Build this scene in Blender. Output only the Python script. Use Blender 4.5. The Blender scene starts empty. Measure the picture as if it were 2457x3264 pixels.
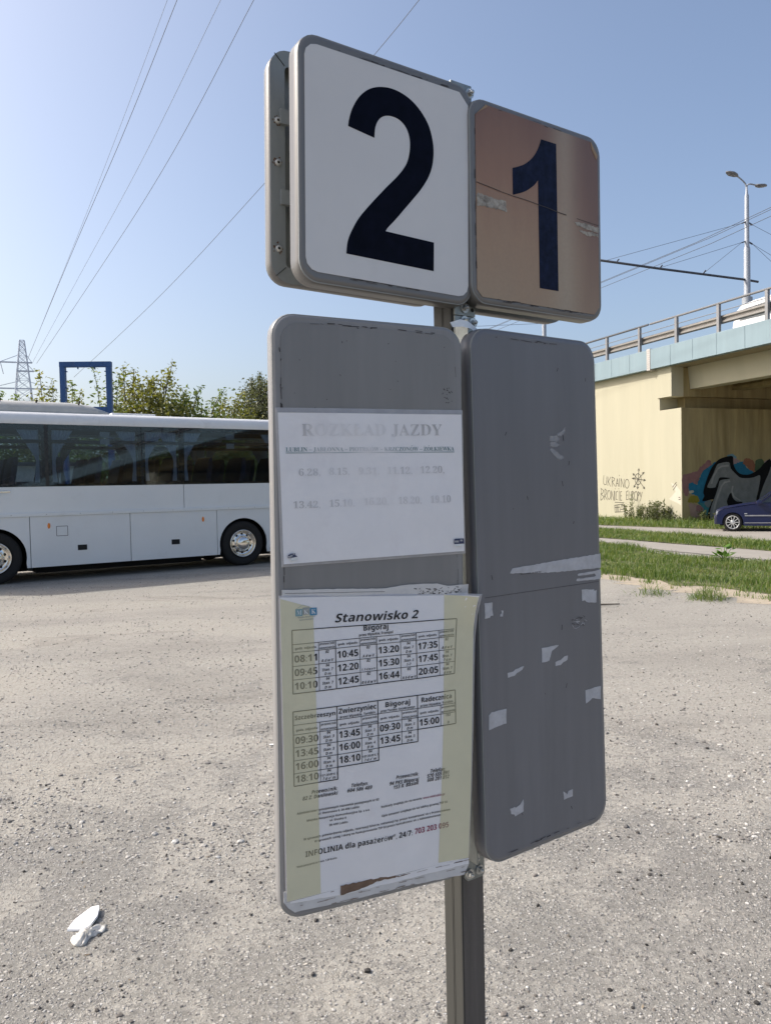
import bpy, bmesh, math, random
import numpy as np
from mathutils import Vector, Matrix

random.seed(7)
rng = np.random.default_rng(7)
R = math.radians
SC = bpy.context.scene
COL = SC.collection

# ------------------------------------------------------------------ camera, sky, sun, exposure
CAM_H = 1.7
PITCH, ROLL = R(1.9), R(1.2)
cam_d = bpy.data.cameras.new('camera')
cam_d.sensor_fit = 'VERTICAL'
cam_d.sensor_height = 36.0
cam_d.lens = 36.0 * 2455.0 / 3264.0
cam_d.clip_start = 0.05
cam_d.clip_end = 2000
cam = bpy.data.objects.new('camera', cam_d)
COL.objects.link(cam)
F = Vector((0, math.cos(PITCH), -math.sin(PITCH)))
U0 = Vector((0, math.sin(PITCH), math.cos(PITCH)))
R0 = Vector((1, 0, 0))
RC = R0 * math.cos(ROLL) - U0 * math.sin(ROLL)
UC = R0 * math.sin(ROLL) + U0 * math.cos(ROLL)
cam.matrix_world = Matrix(((RC.x, UC.x, -F.x, 0), (RC.y, UC.y, -F.y, 0), (RC.z, UC.z, -F.z, CAM_H), (0, 0, 0, 1)))
SC.camera = cam

SUN_AZ, SUN_EL = R(-82), R(43)
world = bpy.data.worlds.new('World')
SC.world = world
world.use_nodes = True
wn = world.node_tree
wn.nodes.clear()
sky = wn.nodes.new('ShaderNodeTexSky')
sky.sky_type = 'NISHITA'
sky.sun_disc = False
sky.sun_elevation = SUN_EL
sky.sun_rotation = SUN_AZ
sky.altitude = 100
sky.air_density = 0.9
sky.dust_density = 4.4
sky.ozone_density = 0.8
bg = wn.nodes.new('ShaderNodeBackground')
bg.inputs['Strength'].default_value = 0.15
wo = wn.nodes.new('ShaderNodeOutputWorld')
wn.links.new(sky.outputs[0], bg.inputs['Color'])
wn.links.new(bg.outputs[0], wo.inputs['Surface'])

sun_d = bpy.data.lights.new('sun', 'SUN')
sun_d.energy = 2.95
sun_d.angle = R(0.5)
sun_d.color = (1.0, 0.96, 0.90)
sun = bpy.data.objects.new('sun', sun_d)
COL.objects.link(sun)
sdir = Vector((math.sin(SUN_AZ) * math.cos(SUN_EL), math.cos(SUN_AZ) * math.cos(SUN_EL), math.sin(SUN_EL)))
sun.rotation_euler = sdir.to_track_quat('Z', 'Y').to_euler()
sun.location = sdir * 100

SC.view_settings.view_transform = 'Standard'
SC.view_settings.look = 'None'
SC.view_settings.exposure = 0.52
SC.view_settings.gamma = 1.0
SC.view_settings.use_curve_mapping = False
SC.cycles.max_bounces = 8
SC.cycles.transparent_max_bounces = 16
SC.cycles.caustics_reflective = False
SC.cycles.caustics_refractive = False

# ------------------------------------------------------------------ material helpers
def new_mat(name):
    m = bpy.data.materials.new(name)
    m.use_nodes = True
    nt = m.node_tree
    b = nt.nodes['Principled BSDF']
    return m, nt, b

def N(nt, t, **kw):
    n = nt.nodes.new(t)
    for k, v in kw.items():
        if k.startswith('i_'):
            n.inputs[k[2:].replace('_', ' ')].default_value = v
        else:
            setattr(n, k, v)
    return n

def col4(c):
    return (c[0], c[1], c[2], 1.0)

def mixc(nt, fac, a, b, blend='MIX'):
    n = nt.nodes.new('ShaderNodeMix')
    n.data_type = 'RGBA'
    n.blend_type = blend
    for sock, v in ((n.inputs[0], fac), (n.inputs[6], a), (n.inputs[7], b)):
        if hasattr(v, 'links') or hasattr(v, 'is_linked'):
            nt.links.new(v, sock)
        elif isinstance(v, (int, float)):
            sock.default_value = v
        else:
            sock.default_value = col4(v)
    return n.outputs[2]

def math_n(nt, op, a, b=None, c=None, clamp=False):
    n = nt.nodes.new('ShaderNodeMath')
    n.operation = op
    n.use_clamp = clamp
    for i, v in enumerate((a, b, c)):
        if v is None:
            continue
        if isinstance(v, (int, float)):
            n.inputs[i].default_value = v
        else:
            nt.links.new(v, n.inputs[i])
    return n.outputs[0]

def ramp(nt, fac, stops):
    n = nt.nodes.new('ShaderNodeValToRGB')
    while len(n.color_ramp.elements) < len(stops):
        n.color_ramp.elements.new(0.5)
    for e, (p, c) in zip(n.color_ramp.elements, stops):
        e.position = p
        e.color = col4(c) if not isinstance(c, (int, float)) else (c, c, c, 1)
    nt.links.new(fac, n.inputs[0])
    return n.outputs[0]

def noise(nt, vec, scale, detail=4.0, rough=0.6, dist=0.0):
    n = nt.nodes.new('ShaderNodeTexNoise')
    n.inputs['Scale'].default_value = scale
    n.inputs['Detail'].default_value = detail
    n.inputs['Roughness'].default_value = rough
    n.inputs['Distortion'].default_value = dist
    nt.links.new(vec, n.inputs['Vector'])
    return n.outputs['Fac']

def mapped(nt, vec, scale=(1, 1, 1), loc=(0, 0, 0)):
    n = nt.nodes.new('ShaderNodeMapping')
    n.inputs['Scale'].default_value = scale
    n.inputs['Location'].default_value = loc
    nt.links.new(vec, n.inputs['Vector'])
    return n.outputs[0]

def objco(nt):
    return nt.nodes.new('ShaderNodeTexCoord').outputs['Object']

def bump(nt, b, h, strength=0.3, dist=0.01):
    n = nt.nodes.new('ShaderNodeBump')
    n.inputs['Strength'].default_value = strength
    n.inputs['Distance'].default_value = dist
    nt.links.new(h, n.inputs['Height'])
    nt.links.new(n.outputs[0], b.inputs['Normal'])

def mat(name, base, rough=0.5, metal=0.0, var=0.12, scale=6.0, dirt=None, dirt_amt=0.0, dirt_scale=3.0, bmp=0.0, bscale=80.0, bdist=0.002, streak=False, spec=0.5, coat=0.0):
    m, nt, b = new_mat(name)
    co = objco(nt)
    if streak:
        co2 = mapped(nt, co, (1, 1, 0.12))
    else:
        co2 = co
    f = noise(nt, co2, scale, 5, 0.65)
    dark = tuple(c * (1 - var) for c in base)
    lite = tuple(min(1, c * (1 + var)) for c in base)
    c = ramp(nt, f, [(0.3, dark), (0.7, lite)])
    if dirt is not None:
        d = noise(nt, co2, dirt_scale, 6, 0.7, 0.4)
        d = ramp(nt, d, [(0.62 - dirt_amt * 0.4, 0.0), (0.72, 1.0)])
        c = mixc(nt, math_n(nt, 'MULTIPLY', d, min(1.0, dirt_amt * 2.0)), c, dirt)
    nt.links.new(c, b.inputs['Base Color'])
    b.inputs['Roughness'].default_value = rough
    b.inputs['Metallic'].default_value = metal
    b.inputs['Specular IOR Level'].default_value = spec
    if coat:
        b.inputs['Coat Weight'].default_value = coat
        b.inputs['Coat Roughness'].default_value = 0.06
    if bmp:
        bump(nt, b, noise(nt, co, bscale, 4, 0.6), bmp, bdist)
    return m

# ------------------------------------------------------------------ object helpers
def tag(o, label=None, cat=None, group=None, kind=None):
    if label: o['label'] = label
    if cat: o['category'] = cat
    if group: o['group'] = group
    if kind: o['kind'] = kind
    return o

def thing(name, label, cat, loc=(0, 0, 0), rz=0.0, group=None, kind=None):
    o = bpy.data.objects.new(name, None)
    o.empty_display_size = 0.1
    COL.objects.link(o)
    o.location = loc
    o.rotation_euler = (0, 0, rz)
    return tag(o, label, cat, group, kind)

def copy_tree(o, parent=None):
    c = o.copy()
    COL.objects.link(c)
    if parent is not None:
        c.parent = parent
    for ch in list(o.children):
        copy_tree(ch, c)
    return c

class MB:
    """collects vertices and faces; build() links them as one mesh object"""
    def __init__(self):
        self.v, self.f, self.mi = [], [], []
        self.sm = []
    def add(self, vs, fs, mi=0, smooth=False):
        o = len(self.v)
        self.v += [tuple(p) for p in vs]
        for f in fs:
            self.f.append(tuple(i + o for i in f))
            self.mi.append(mi)
            self.sm.append(smooth)
        return self
    def box(self, c, s, rot=None, mi=0):
        hx, hy, hz = s[0] / 2, s[1] / 2, s[2] / 2
        P = [Vector((x, y, z)) for x in (-hx, hx) for y in (-hy, hy) for z in (-hz, hz)]
        if rot is not None:
            P = [rot @ p for p in P]
        P = [p + Vector(c) for p in P]
        return self.add(P, [(0, 1, 3, 2), (4, 6, 7, 5), (0, 4, 5, 1), (2, 3, 7, 6), (0, 2, 6, 4), (1, 5, 7, 3)], mi)
    def bbox(self, lo, hi, mi=0):
        return self.box([(a + b) / 2 for a, b in zip(lo, hi)], [abs(b - a) for a, b in zip(lo, hi)], None, mi)
    def cbox(self, lo, hi, ch, mi=0):
        """box with chamfered edges"""
        bm = bmesh.new()
        bmesh.ops.create_cube(bm, size=1)
        for v in bm.verts:
            v.co = Vector([(l + h) / 2 + v.co[i] * (h - l) for i, (l, h) in enumerate(zip(lo, hi))])
        bmesh.ops.bevel(bm, geom=bm.edges[:], offset=ch, segments=2, affect='EDGES', profile=0.7)
        bm.verts.index_update()
        self.add([v.co for v in bm.verts], [[v.index for v in f.verts] for f in bm.faces], mi)
        bm.free()
        return self
    def bar(self, p, q, w, h=None, mi=0):
        p, q = Vector(p), Vector(q)
        h = h or w
        d = (q - p)
        L = d.length
        z = d.normalized()
        x = z.cross(Vector((0, 0, 1)))
        if x.length < 1e-4: x = Vector((1, 0, 0))
        x.normalize()
        y = z.cross(x)
        M = Matrix((x, y, z)).transposed()
        return self.box((p + q) / 2, (w, h, L), M, mi)
    def tube(self, pts, r, n=8, mi=0, cap=True, smooth=True):
        pts = [Vector(p) for p in pts]
        rr = r if isinstance(r, (list, tuple)) else [r] * len(pts)
        rings = []
        up = None
        for i, p in enumerate(pts):
            t = (pts[min(i + 1, len(pts) - 1)] - pts[max(i - 1, 0)]).normalized()
            if up is None:
                up = t.orthogonal().normalized()
            a = (up - t * up.dot(t)).normalized()
            up = a
            b = t.cross(a)
            rings.append([p + (a * math.cos(k * 2 * math.pi / n) + b * math.sin(k * 2 * math.pi / n)) * rr[i] for k in range(n)])
        vs = [q for rg in rings for q in rg]
        fs = []
        for i in range(len(pts) - 1):
            for k in range(n):
                fs.append((i * n + k, i * n + (k + 1) % n, (i + 1) * n + (k + 1) % n, (i + 1) * n + k))
        o = len(self.v)
        self.add(vs, fs, mi, smooth)
        if cap:
            self.f.append(tuple(o + k for k in range(n))[::-1]); self.mi.append(mi); self.sm.append(False)
            self.f.append(tuple(o + (len(pts) - 1) * n + k for k in range(n))); self.mi.append(mi); self.sm.append(False)
        return self
    def lathe(self, prof, n=24, mi=0, axis='y', c=(0, 0, 0), smooth=True):
        """prof: (radius, along) about an axis through c"""
        vs, fs = [], []
        for r_, a in prof:
            for k in range(n):
                t = k * 2 * math.pi / n
                if axis == 'y': vs.append((c[0] + r_ * math.cos(t), c[1] + a, c[2] + r_ * math.sin(t)))
                elif axis == 'z': vs.append((c[0] + r_ * math.cos(t), c[1] + r_ * math.sin(t), c[2] + a))
                else: vs.append((c[0] + a, c[1] + r_ * math.cos(t), c[2] + r_ * math.sin(t)))
        for i in range(len(prof) - 1):
            for k in range(n):
                fs.append((i * n + k, i * n + (k + 1) % n, (i + 1) * n + (k + 1) % n, (i + 1) * n + k))
        return self.add(vs, fs, mi, smooth)
    def rings(self, rg, mi=0, close=True, smooth=False, cap0=False, cap1=False):
        n = len(rg[0])
        vs = [p for q in rg for p in q]
        fs = []
        for i in range(len(rg) - 1):
            for k in range(n if close else n - 1):
                fs.append((i * n + k, i * n + (k + 1) % n, (i + 1) * n + (k + 1) % n, (i + 1) * n + k))
        o = len(self.v)
        self.add(vs, fs, mi, smooth)
        if cap0: self.f.append(tuple(o + k for k in range(n))[::-1]); self.mi.append(mi); self.sm.append(False)
        if cap1: self.f.append(tuple(o + (len(rg) - 1) * n + k for k in range(n))); self.mi.append(mi); self.sm.append(False)
        return self
    def prism(self, poly, y0, y1, mi=0):
        """polygon in x,z extruded along y from y0 to y1"""
        a = [(p[0], y0, p[1]) for p in poly]
        b = [(p[0], y1, p[1]) for p in poly]
        return self.rings([a, b], mi, True, False, True, True)
    def build(self, name, mats, parent=None, loc=None, fix=True, kind=None):
        me = bpy.data.meshes.new(name)
        me.from_pydata(self.v, [], self.f)
        if not isinstance(mats, (list, tuple)): mats = [mats]
        for m in mats: me.materials.append(m)
        me.polygons.foreach_set('material_index', self.mi)
        me.polygons.foreach_set('use_smooth', self.sm)
        if fix:
            bm = bmesh.new()
            bm.from_mesh(me)
            bmesh.ops.recalc_face_normals(bm, faces=bm.faces[:])
            bm.to_mesh(me)
            bm.free()
        me.update()
        o = bpy.data.objects.new(name, me)
        COL.objects.link(o)
        if parent is not None: o.parent = parent
        if loc is not None: o.location = loc
        if kind: o['kind'] = kind
        return o

def np_mesh(name, V, faces_n, k, material, parent=None, smooth=False):
    """V (n,3) array, faces as (m,k) index array"""
    me = bpy.data.meshes.new(name)
    me.vertices.add(len(V))
    me.vertices.foreach_set('co', np.asarray(V, np.float32).ravel())
    fl = np.asarray(faces_n, np.int32)
    me.loops.add(fl.size)
    me.loops.foreach_set('vertex_index', fl.ravel())
    me.polygons.add(len(fl))
    me.polygons.foreach_set('loop_start', np.arange(0, fl.size, k, dtype=np.int32))
    me.polygons.foreach_set('loop_total', np.full(len(fl), k, np.int32))
    me.polygons.foreach_set('use_smooth', np.full(len(fl), smooth, bool))
    me.update(calc_edges=True)
    me.materials.append(material)
    o = bpy.data.objects.new(name, me)
    COL.objects.link(o)
    if parent is not None: o.parent = parent
    return o

def rrect(w, h, r, n=7):
    pts = []
    for cx_, cz_, a0 in ((w / 2 - r, h / 2 - r, 0), (-w / 2 + r, h / 2 - r, 90), (-w / 2 + r, -h / 2 + r, 180), (w / 2 - r, -h / 2 + r, 270)):
        for i in range(n):
            a = R(a0 + 90 * i / (n - 1))
            pts.append((cx_ + r * math.cos(a), cz_ + r * math.sin(a)))
    return pts

def catmull(pts, k=6, closed=False):
    P = [Vector(p) for p in pts]
    out = []
    n = len(P)
    rng_ = range(n) if closed else range(n - 1)
    for i in rng_:
        p0 = P[(i - 1) % n] if closed or i > 0 else P[0]
        p1, p2 = P[i], P[(i + 1) % n]
        p3 = P[(i + 2) % n] if closed or i + 2 < n else P[-1]
        for j in range(k):
            t = j / k
            out.append(0.5 * ((2 * p1) + (p2 - p0) * t + (2 * p0 - 5 * p1 + 4 * p2 - p3) * t * t + (3 * p1 - p0 - 3 * p2 + p3) * t ** 3))
    if not closed: out.append(P[-1])
    return [tuple(p) for p in out]

# ------------------------------------------------------------------ text
_BOLD_CACHE = {}
PLAIN = {'Ł': 'L', 'Ó': 'O', 'Ż': 'Z'}
def bold(s, upper, lower, digit, plain=False):
    """the same letters taken from the bold ranges of the built-in font"""
    out = ''
    for ch in s:
        if plain: ch = PLAIN.get(ch, ch)
        if 'A' <= ch <= 'Z': out += chr(upper + ord(ch) - 65)
        elif 'a' <= ch <= 'z': out += chr(lower + ord(ch) - 97)
        elif '0' <= ch <= '9': out += chr(digit + ord(ch) - 48)
        else: out += ch
    return out

def text_geo(s, style):
    """-> list of (x, y) verts and faces; cap height about 0.727, baseline 0"""
    key = (s, style)
    if key in _BOLD_CACHE: return _BOLD_CACHE[key]
    cu = bpy.data.curves.new('t', 'FONT')
    if style == 's': cu.body = bold(s, 0x1D400, 0x1D41A, 0x1D7CE, True)
    else: cu.body = bold(s, 0x1D5D4, 0x1D5EE, 0x1D7EC)
    cu.size = 1.0
    cu.resolution_u = 2
    cu.offset = {'s': -0.006}.get(style, 0.0)
    if style == 'bi': cu.shear = 0.22
    ob = bpy.data.objects.new('t', cu)
    COL.objects.link(ob)
    dg = bpy.context.evaluated_depsgraph_get()
    me = ob.evaluated_get(dg).to_mesh()
    vs = [(v.co.x, v.co.y) for v in me.vertices]
    fs = [tuple(p.vertices) for p in me.polygons]
    ob.evaluated_get(dg).to_mesh_clear()
    bpy.data.objects.remove(ob)
    bpy.data.curves.remove(cu)
    _BOLD_CACHE[key] = (vs, fs)
    return vs, fs

def put_text(mb, s, x0, z0, x1, z1, cap, style, y, mi=0, zfun=None):
    """text from (x0,z0) to (x1,z1) on the plane y, cap height cap (all in m)"""
    vs, fs = text_geo(s, style)
    if not vs: return
    a = min(v[0] for v in vs); b = max(v[0] for v in vs)
    L = math.hypot(x1 - x0, z1 - z0)
    sx = L / max(1e-6, b - a)
    sy = cap / 0.727
    ux, uz = (x1 - x0) / L, (z1 - z0) / L
    out = []
    for vx, vy in vs:
        t = (vx - a) * sx
        q = vy * sy
        X, Z = x0 + ux * t - uz * q, z0 + uz * t + ux * q
        out.append((X, y if zfun is None else zfun(X, Z) + y, Z))
    mb.add(out, fs, mi)
    if style == 's':
        # the serif capitals carry their strokes and dots as separate marks
        for i, ch in enumerate(s):
            if ch not in PLAIN: continue
            lo = max([v[0] for v in text_geo(s[:i], style)[0]], default=a) if i else a
            hi = max(v[0] for v in text_geo(s[:i + 1], style)[0])
            w_ = hi - lo; marks = {'Ł': (.10, .26, .62, .48), 'Ó': (.50, .80, .68, .95), 'Ż': (.46, .84, .60, .84)}[ch]
            (ax, ay), (bx, by) = ((lo + w_ * marks[0] - a) * sx, marks[1] * sy), ((lo + w_ * marks[2] - a) * sx, marks[3] * sy)
            q = [(x0 + ux * X - uz * Z, z0 + uz * X + ux * Z) for X, Z in ((ax, ay), (bx, by))]
            line(mb, q[0][0], q[0][1], q[1][0], q[1][1], cap * .085, y, mi, zfun, 1)

def ctext(mb, s, xc, z, w, cap, style, y, mi=0, zfun=None, maxw=None):
    """centred text; w None keeps natural width times 0.95"""
    vs, fs = text_geo(s, style)
    a = min(v[0] for v in vs); b = max(v[0] for v in vs)
    if w is None:
        w = (b - a) * cap / 0.727 * 0.93
        if maxw: w = min(w, maxw)
    put_text(mb, s, xc - w / 2, z, xc + w / 2, z, cap, style, y, mi, zfun)

def line(mb, x0, z0, x1, z1, t, y, mi=0, zfun=None, seg=8):
    L = math.hypot(x1 - x0, z1 - z0)
    nx, nz = -(z1 - z0) / L * t / 2, (x1 - x0) / L * t / 2
    va = []
    for i in range(seg + 1):
        k = i / seg
        X, Z = x0 + (x1 - x0) * k, z0 + (z1 - z0) * k
        for sgn in (1, -1):
            px, pz = X + sgn * nx, Z + sgn * nz
            va.append((px, (y if zfun is None else zfun(px, pz) + y), pz))
    mb.add(va, [(2 * i, 2 * i + 1, 2 * i + 3, 2 * i + 2) for i in range(seg)], mi)

# measured tables (mm on the sheets, metres on the walls and in the world)
MKK_TEXT = [["Stanowisko 2",-71.2,-9.6,73.5,-14.2,13.5,"bi"],["Biłgoraj",-23.4,-26.7,19.0,-26.9,9.0,"b"],["przez Wysokie, Frampol",-31.2,-34.8,26.8,-34.4,4.1,"b"],["Przewoźnik:",-113.4,-269.9,-71.7,-270.0,5.6,"bi"],["82 Z. Daniłowski",-128.0,-277.5,-71.1,-277.4,5.6,"bi"],["Telefon:",-49.0,-269.8,-20.6,-270.5,5.7,"bi"],["604 586 489",-55.6,-277.0,-13.8,-278.0,5.7,"bi"],["Przewoźnik:",28.7,-270.3,69.3,-270.6,5.8,"bi"],["94 PKS Biłgoraj",16.8,-278.4,69.7,-279.4,5.8,"bi"],["153 R. Basiak",24.2,-285.7,69.7,-285.3,5.9,"bi"],["Telefon:",90.8,-269.8,118.6,-270.6,6.0,"bi"],["570 555 891",84.6,-277.5,125.4,-277.0,6.0,"bi"],["608 281 812",85.0,-284.2,125.5,-284.2,6.0,"bi"],["Administrator tymczasowych stanowisk postojowych nr 02",-137.2,-297.9,-2.1,-298.6,3.5,"b"],["ul. Dworcowa 6, 20-406 Lublin",-103.1,-304.1,-36.0,-304.7,3.3,"b"],["Miejska Korporacja Komunikacyjna Sp. z o.o.",-121.7,-311.5,-17.9,-312.3,3.3,"b"],["ul. Głuska 6",-84.4,-317.8,-57.5,-318.2,3.3,"b"],["20-439 Lublin",-85.6,-325.3,-55.2,-325.6,3.3,"b"],["Rozkłady znajdują się na stronie:",1.9,-312.0,75.7,-311.5,3.4,"b"],["www.mkklublin.pl",77.4,-311.6,117.0,-311.6,3.5,"r"],["Opis oznaczeń znajduje się na tablicy głównej TSP 02",2.7,-326.9,122.4,-325.5,3.5,"b"],["W sprawach: potwierdzenia odjazdu, rezerwacji biletów, reklamacji itp. proszę kontaktować się z Przewoźnikiem",-127.2,-339.5,127.5,-339.4,3.4,"b"],["W sprawach: uwag i skarg na funkcjonowanie TSP 02 proszę kontaktować się z Administratorem",-109.8,-346.1,109.9,-345.6,3.4,"b"],["INFOLINIA dla pasażerów*, 24/7:",-124.6,-365.9,58.1,-368.0,8.9,"b"],["703 203 095",62.2,-367.5,125.2,-367.5,9.3,"r"],["*koszt połączenia za 1 min, 1,29 brutto",-139.5,-379.5,-73.2,-379.3,2.9,"b"]]
ROZ_TEXT = [["ROZKŁAD JAZDY",-119.5,277.7,121.4,282.9,20.1,"s"],["LUBLIN – JABŁONNA – PIOTRKÓW – KRZCZONÓW – ŻÓŁKIEWKA",-145.3,253.5,143.5,258.2,6.8,"t"],["6.28,",-125.6,217.3,-91.2,217.6,11.5,"s"],["8.15,",-76.7,218.6,-43.3,218.7,11.6,"s"],["9.31,",-27.9,219.1,7.9,219.2,11.8,"s"],["11.12,",21.5,219.8,65.6,219.9,12.1,"s"],["12.20,",81.0,220.8,124.4,221.3,12.3,"s"],["13.42,",-135.0,168.3,-92.3,168.4,11.4,"s"],["15.10,",-77.4,169.5,-35.2,169.5,11.7,"s"],["16.20,",-18.5,171.0,23.2,171.3,11.9,"s"],["18.20,",40.5,171.8,81.6,171.9,12.1,"s"],["19.10",98.4,172.7,136.2,172.9,12.4,"s"]]
GRAFFITI = [["pink",[[0.03,1.88],[0.29,1.95],[0.76,2.05],[0.9,2.19],[1.17,2.37],[1.41,2.5],[1.5,2.18],[1.03,2.0],[0.86,1.78],[0.82,1.57],[0.55,1.52],[0.35,1.55],[0.35,1.21],[0.21,1.05],[0.03,1.37]]],["blue",[[0.35,1.55],[0.55,1.6],[0.75,1.52],[0.86,1.73],[1.03,2.0],[1.17,2.13],[1.45,2.26],[1.69,2.41],[1.79,2.26],[1.51,1.99],[1.37,1.45],[1.23,1.19],[1.23,0.7],[0.88,0.74],[0.75,1.04],[0.51,1.15],[0.35,1.31]]],["cream",[[0.35,1.26],[0.55,1.29],[0.58,1.21],[0.38,1.17]]],["teal",[[0.75,0.82],[1.23,0.73],[1.43,0.7],[1.29,0.24],[0.95,0.25],[0.98,0.6]]],["olive",[[0.31,0.94],[0.45,1.07],[0.68,1.09],[0.82,0.98],[0.85,0.85],[0.68,0.8],[0.31,0.82]]],["pale",[[0.34,0.75],[0.54,0.75],[0.85,0.69],[1.02,0.57],[1.05,0.38],[0.88,0.23],[0.47,0.24],[0.37,0.51]]],["pink",[[0.75,0.69],[0.88,0.68],[1.09,0.52],[0.88,0.39],[0.68,0.56]]],["pale",[[0.88,0.17],[1.15,0.22],[1.32,0.13],[1.18,-0.05],[0.95,0.06]]],["sky",[[2.32,2.63],[2.39,2.71],[2.67,2.71],[2.81,2.55],[2.64,2.52]]],["mauve",[[2.57,2.58],[2.99,2.44],[2.88,2.27],[2.6,2.3]]],["blue",[[2.56,2.25],[2.85,2.36],[2.99,2.41],[3.21,2.38],[3.35,2.16],[3.71,1.99],[3.63,1.85],[2.99,1.86],[2.7,1.97]]],["orange",[[3.13,2.35],[3.24,2.52],[3.49,2.53],[3.71,2.4],[3.82,2.24],[3.78,2.02],[3.64,1.99],[3.38,2.16],[3.24,2.27]]],["green",[[3.78,2.29],[3.86,2.46],[4.08,2.51],[4.26,2.43],[4.29,2.2],[4.04,2.07],[3.78,2.02]]],["mauve",[[4.3,2.4],[4.68,2.51],[4.68,2.23],[4.37,2.15]]],["black",[[1.06,1.22],[1.2,1.62],[1.44,2.1],[1.69,2.37],[1.93,2.53],[2.35,2.63],[2.6,2.62],[2.62,2.41],[2.67,2.22],[2.84,2.0],[3.09,1.89],[3.45,1.88],[3.78,1.99],[4.07,2.15],[4.29,2.34],[4.68,2.4],[4.67,0.69],[3.84,0.63],[2.98,0.6],[2.44,0.5],[2.12,0.35],[1.91,0.19],[1.77,0.01],[1.74,-0.17],[1.22,-0.15],[1.22,0.08],[1.29,0.38],[1.43,0.75],[1.57,0.91],[1.02,0.84],[1.11,1.05]]],["grey",[[1.27,1.39],[1.37,1.61],[1.55,1.88],[1.76,2.26],[1.93,2.35],[2.39,2.39],[2.49,2.14],[2.74,1.92],[2.99,1.76],[3.34,1.73],[3.71,1.76],[4.05,1.83],[4.0,1.4],[3.85,0.91],[3.77,0.71],[3.08,0.59],[3.1,0.76],[2.8,0.79],[2.59,0.94],[2.48,1.16],[2.27,0.81],[2.37,0.53],[2.13,0.4],[1.81,0.2],[1.74,-0.15],[1.56,-0.15],[1.39,0.26],[1.47,0.64],[1.71,1.12],[1.85,1.47],[1.94,1.66],[2.38,1.72],[2.4,1.76],[1.93,1.78],[1.82,1.63],[1.72,1.47],[1.65,1.38]]],["grey",[[4.68,2.14],[4.51,1.89],[4.22,1.4],[3.99,0.87],[4.06,0.71],[4.67,0.69]]],["grey2",[[1.12,0.81],[1.47,0.87],[1.36,0.59],[1.19,0.65]]],["light",[[1.52,1.52],[1.62,1.81],[1.83,2.1],[2.01,2.19],[2.39,2.22],[2.38,2.29],[1.99,2.26],[1.76,2.14],[1.54,1.84],[1.43,1.54]]],["light",[[1.61,0.36],[1.79,0.89],[2.03,1.4],[2.18,1.55],[2.46,1.59],[2.44,1.66],[2.13,1.61],[1.95,1.43],[1.7,0.92],[1.52,0.38]]],["light",[[2.55,1.44],[2.49,1.21],[2.61,0.97],[2.96,0.79],[3.0,0.84],[2.67,1.01],[2.57,1.21],[2.63,1.42]]]]
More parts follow.
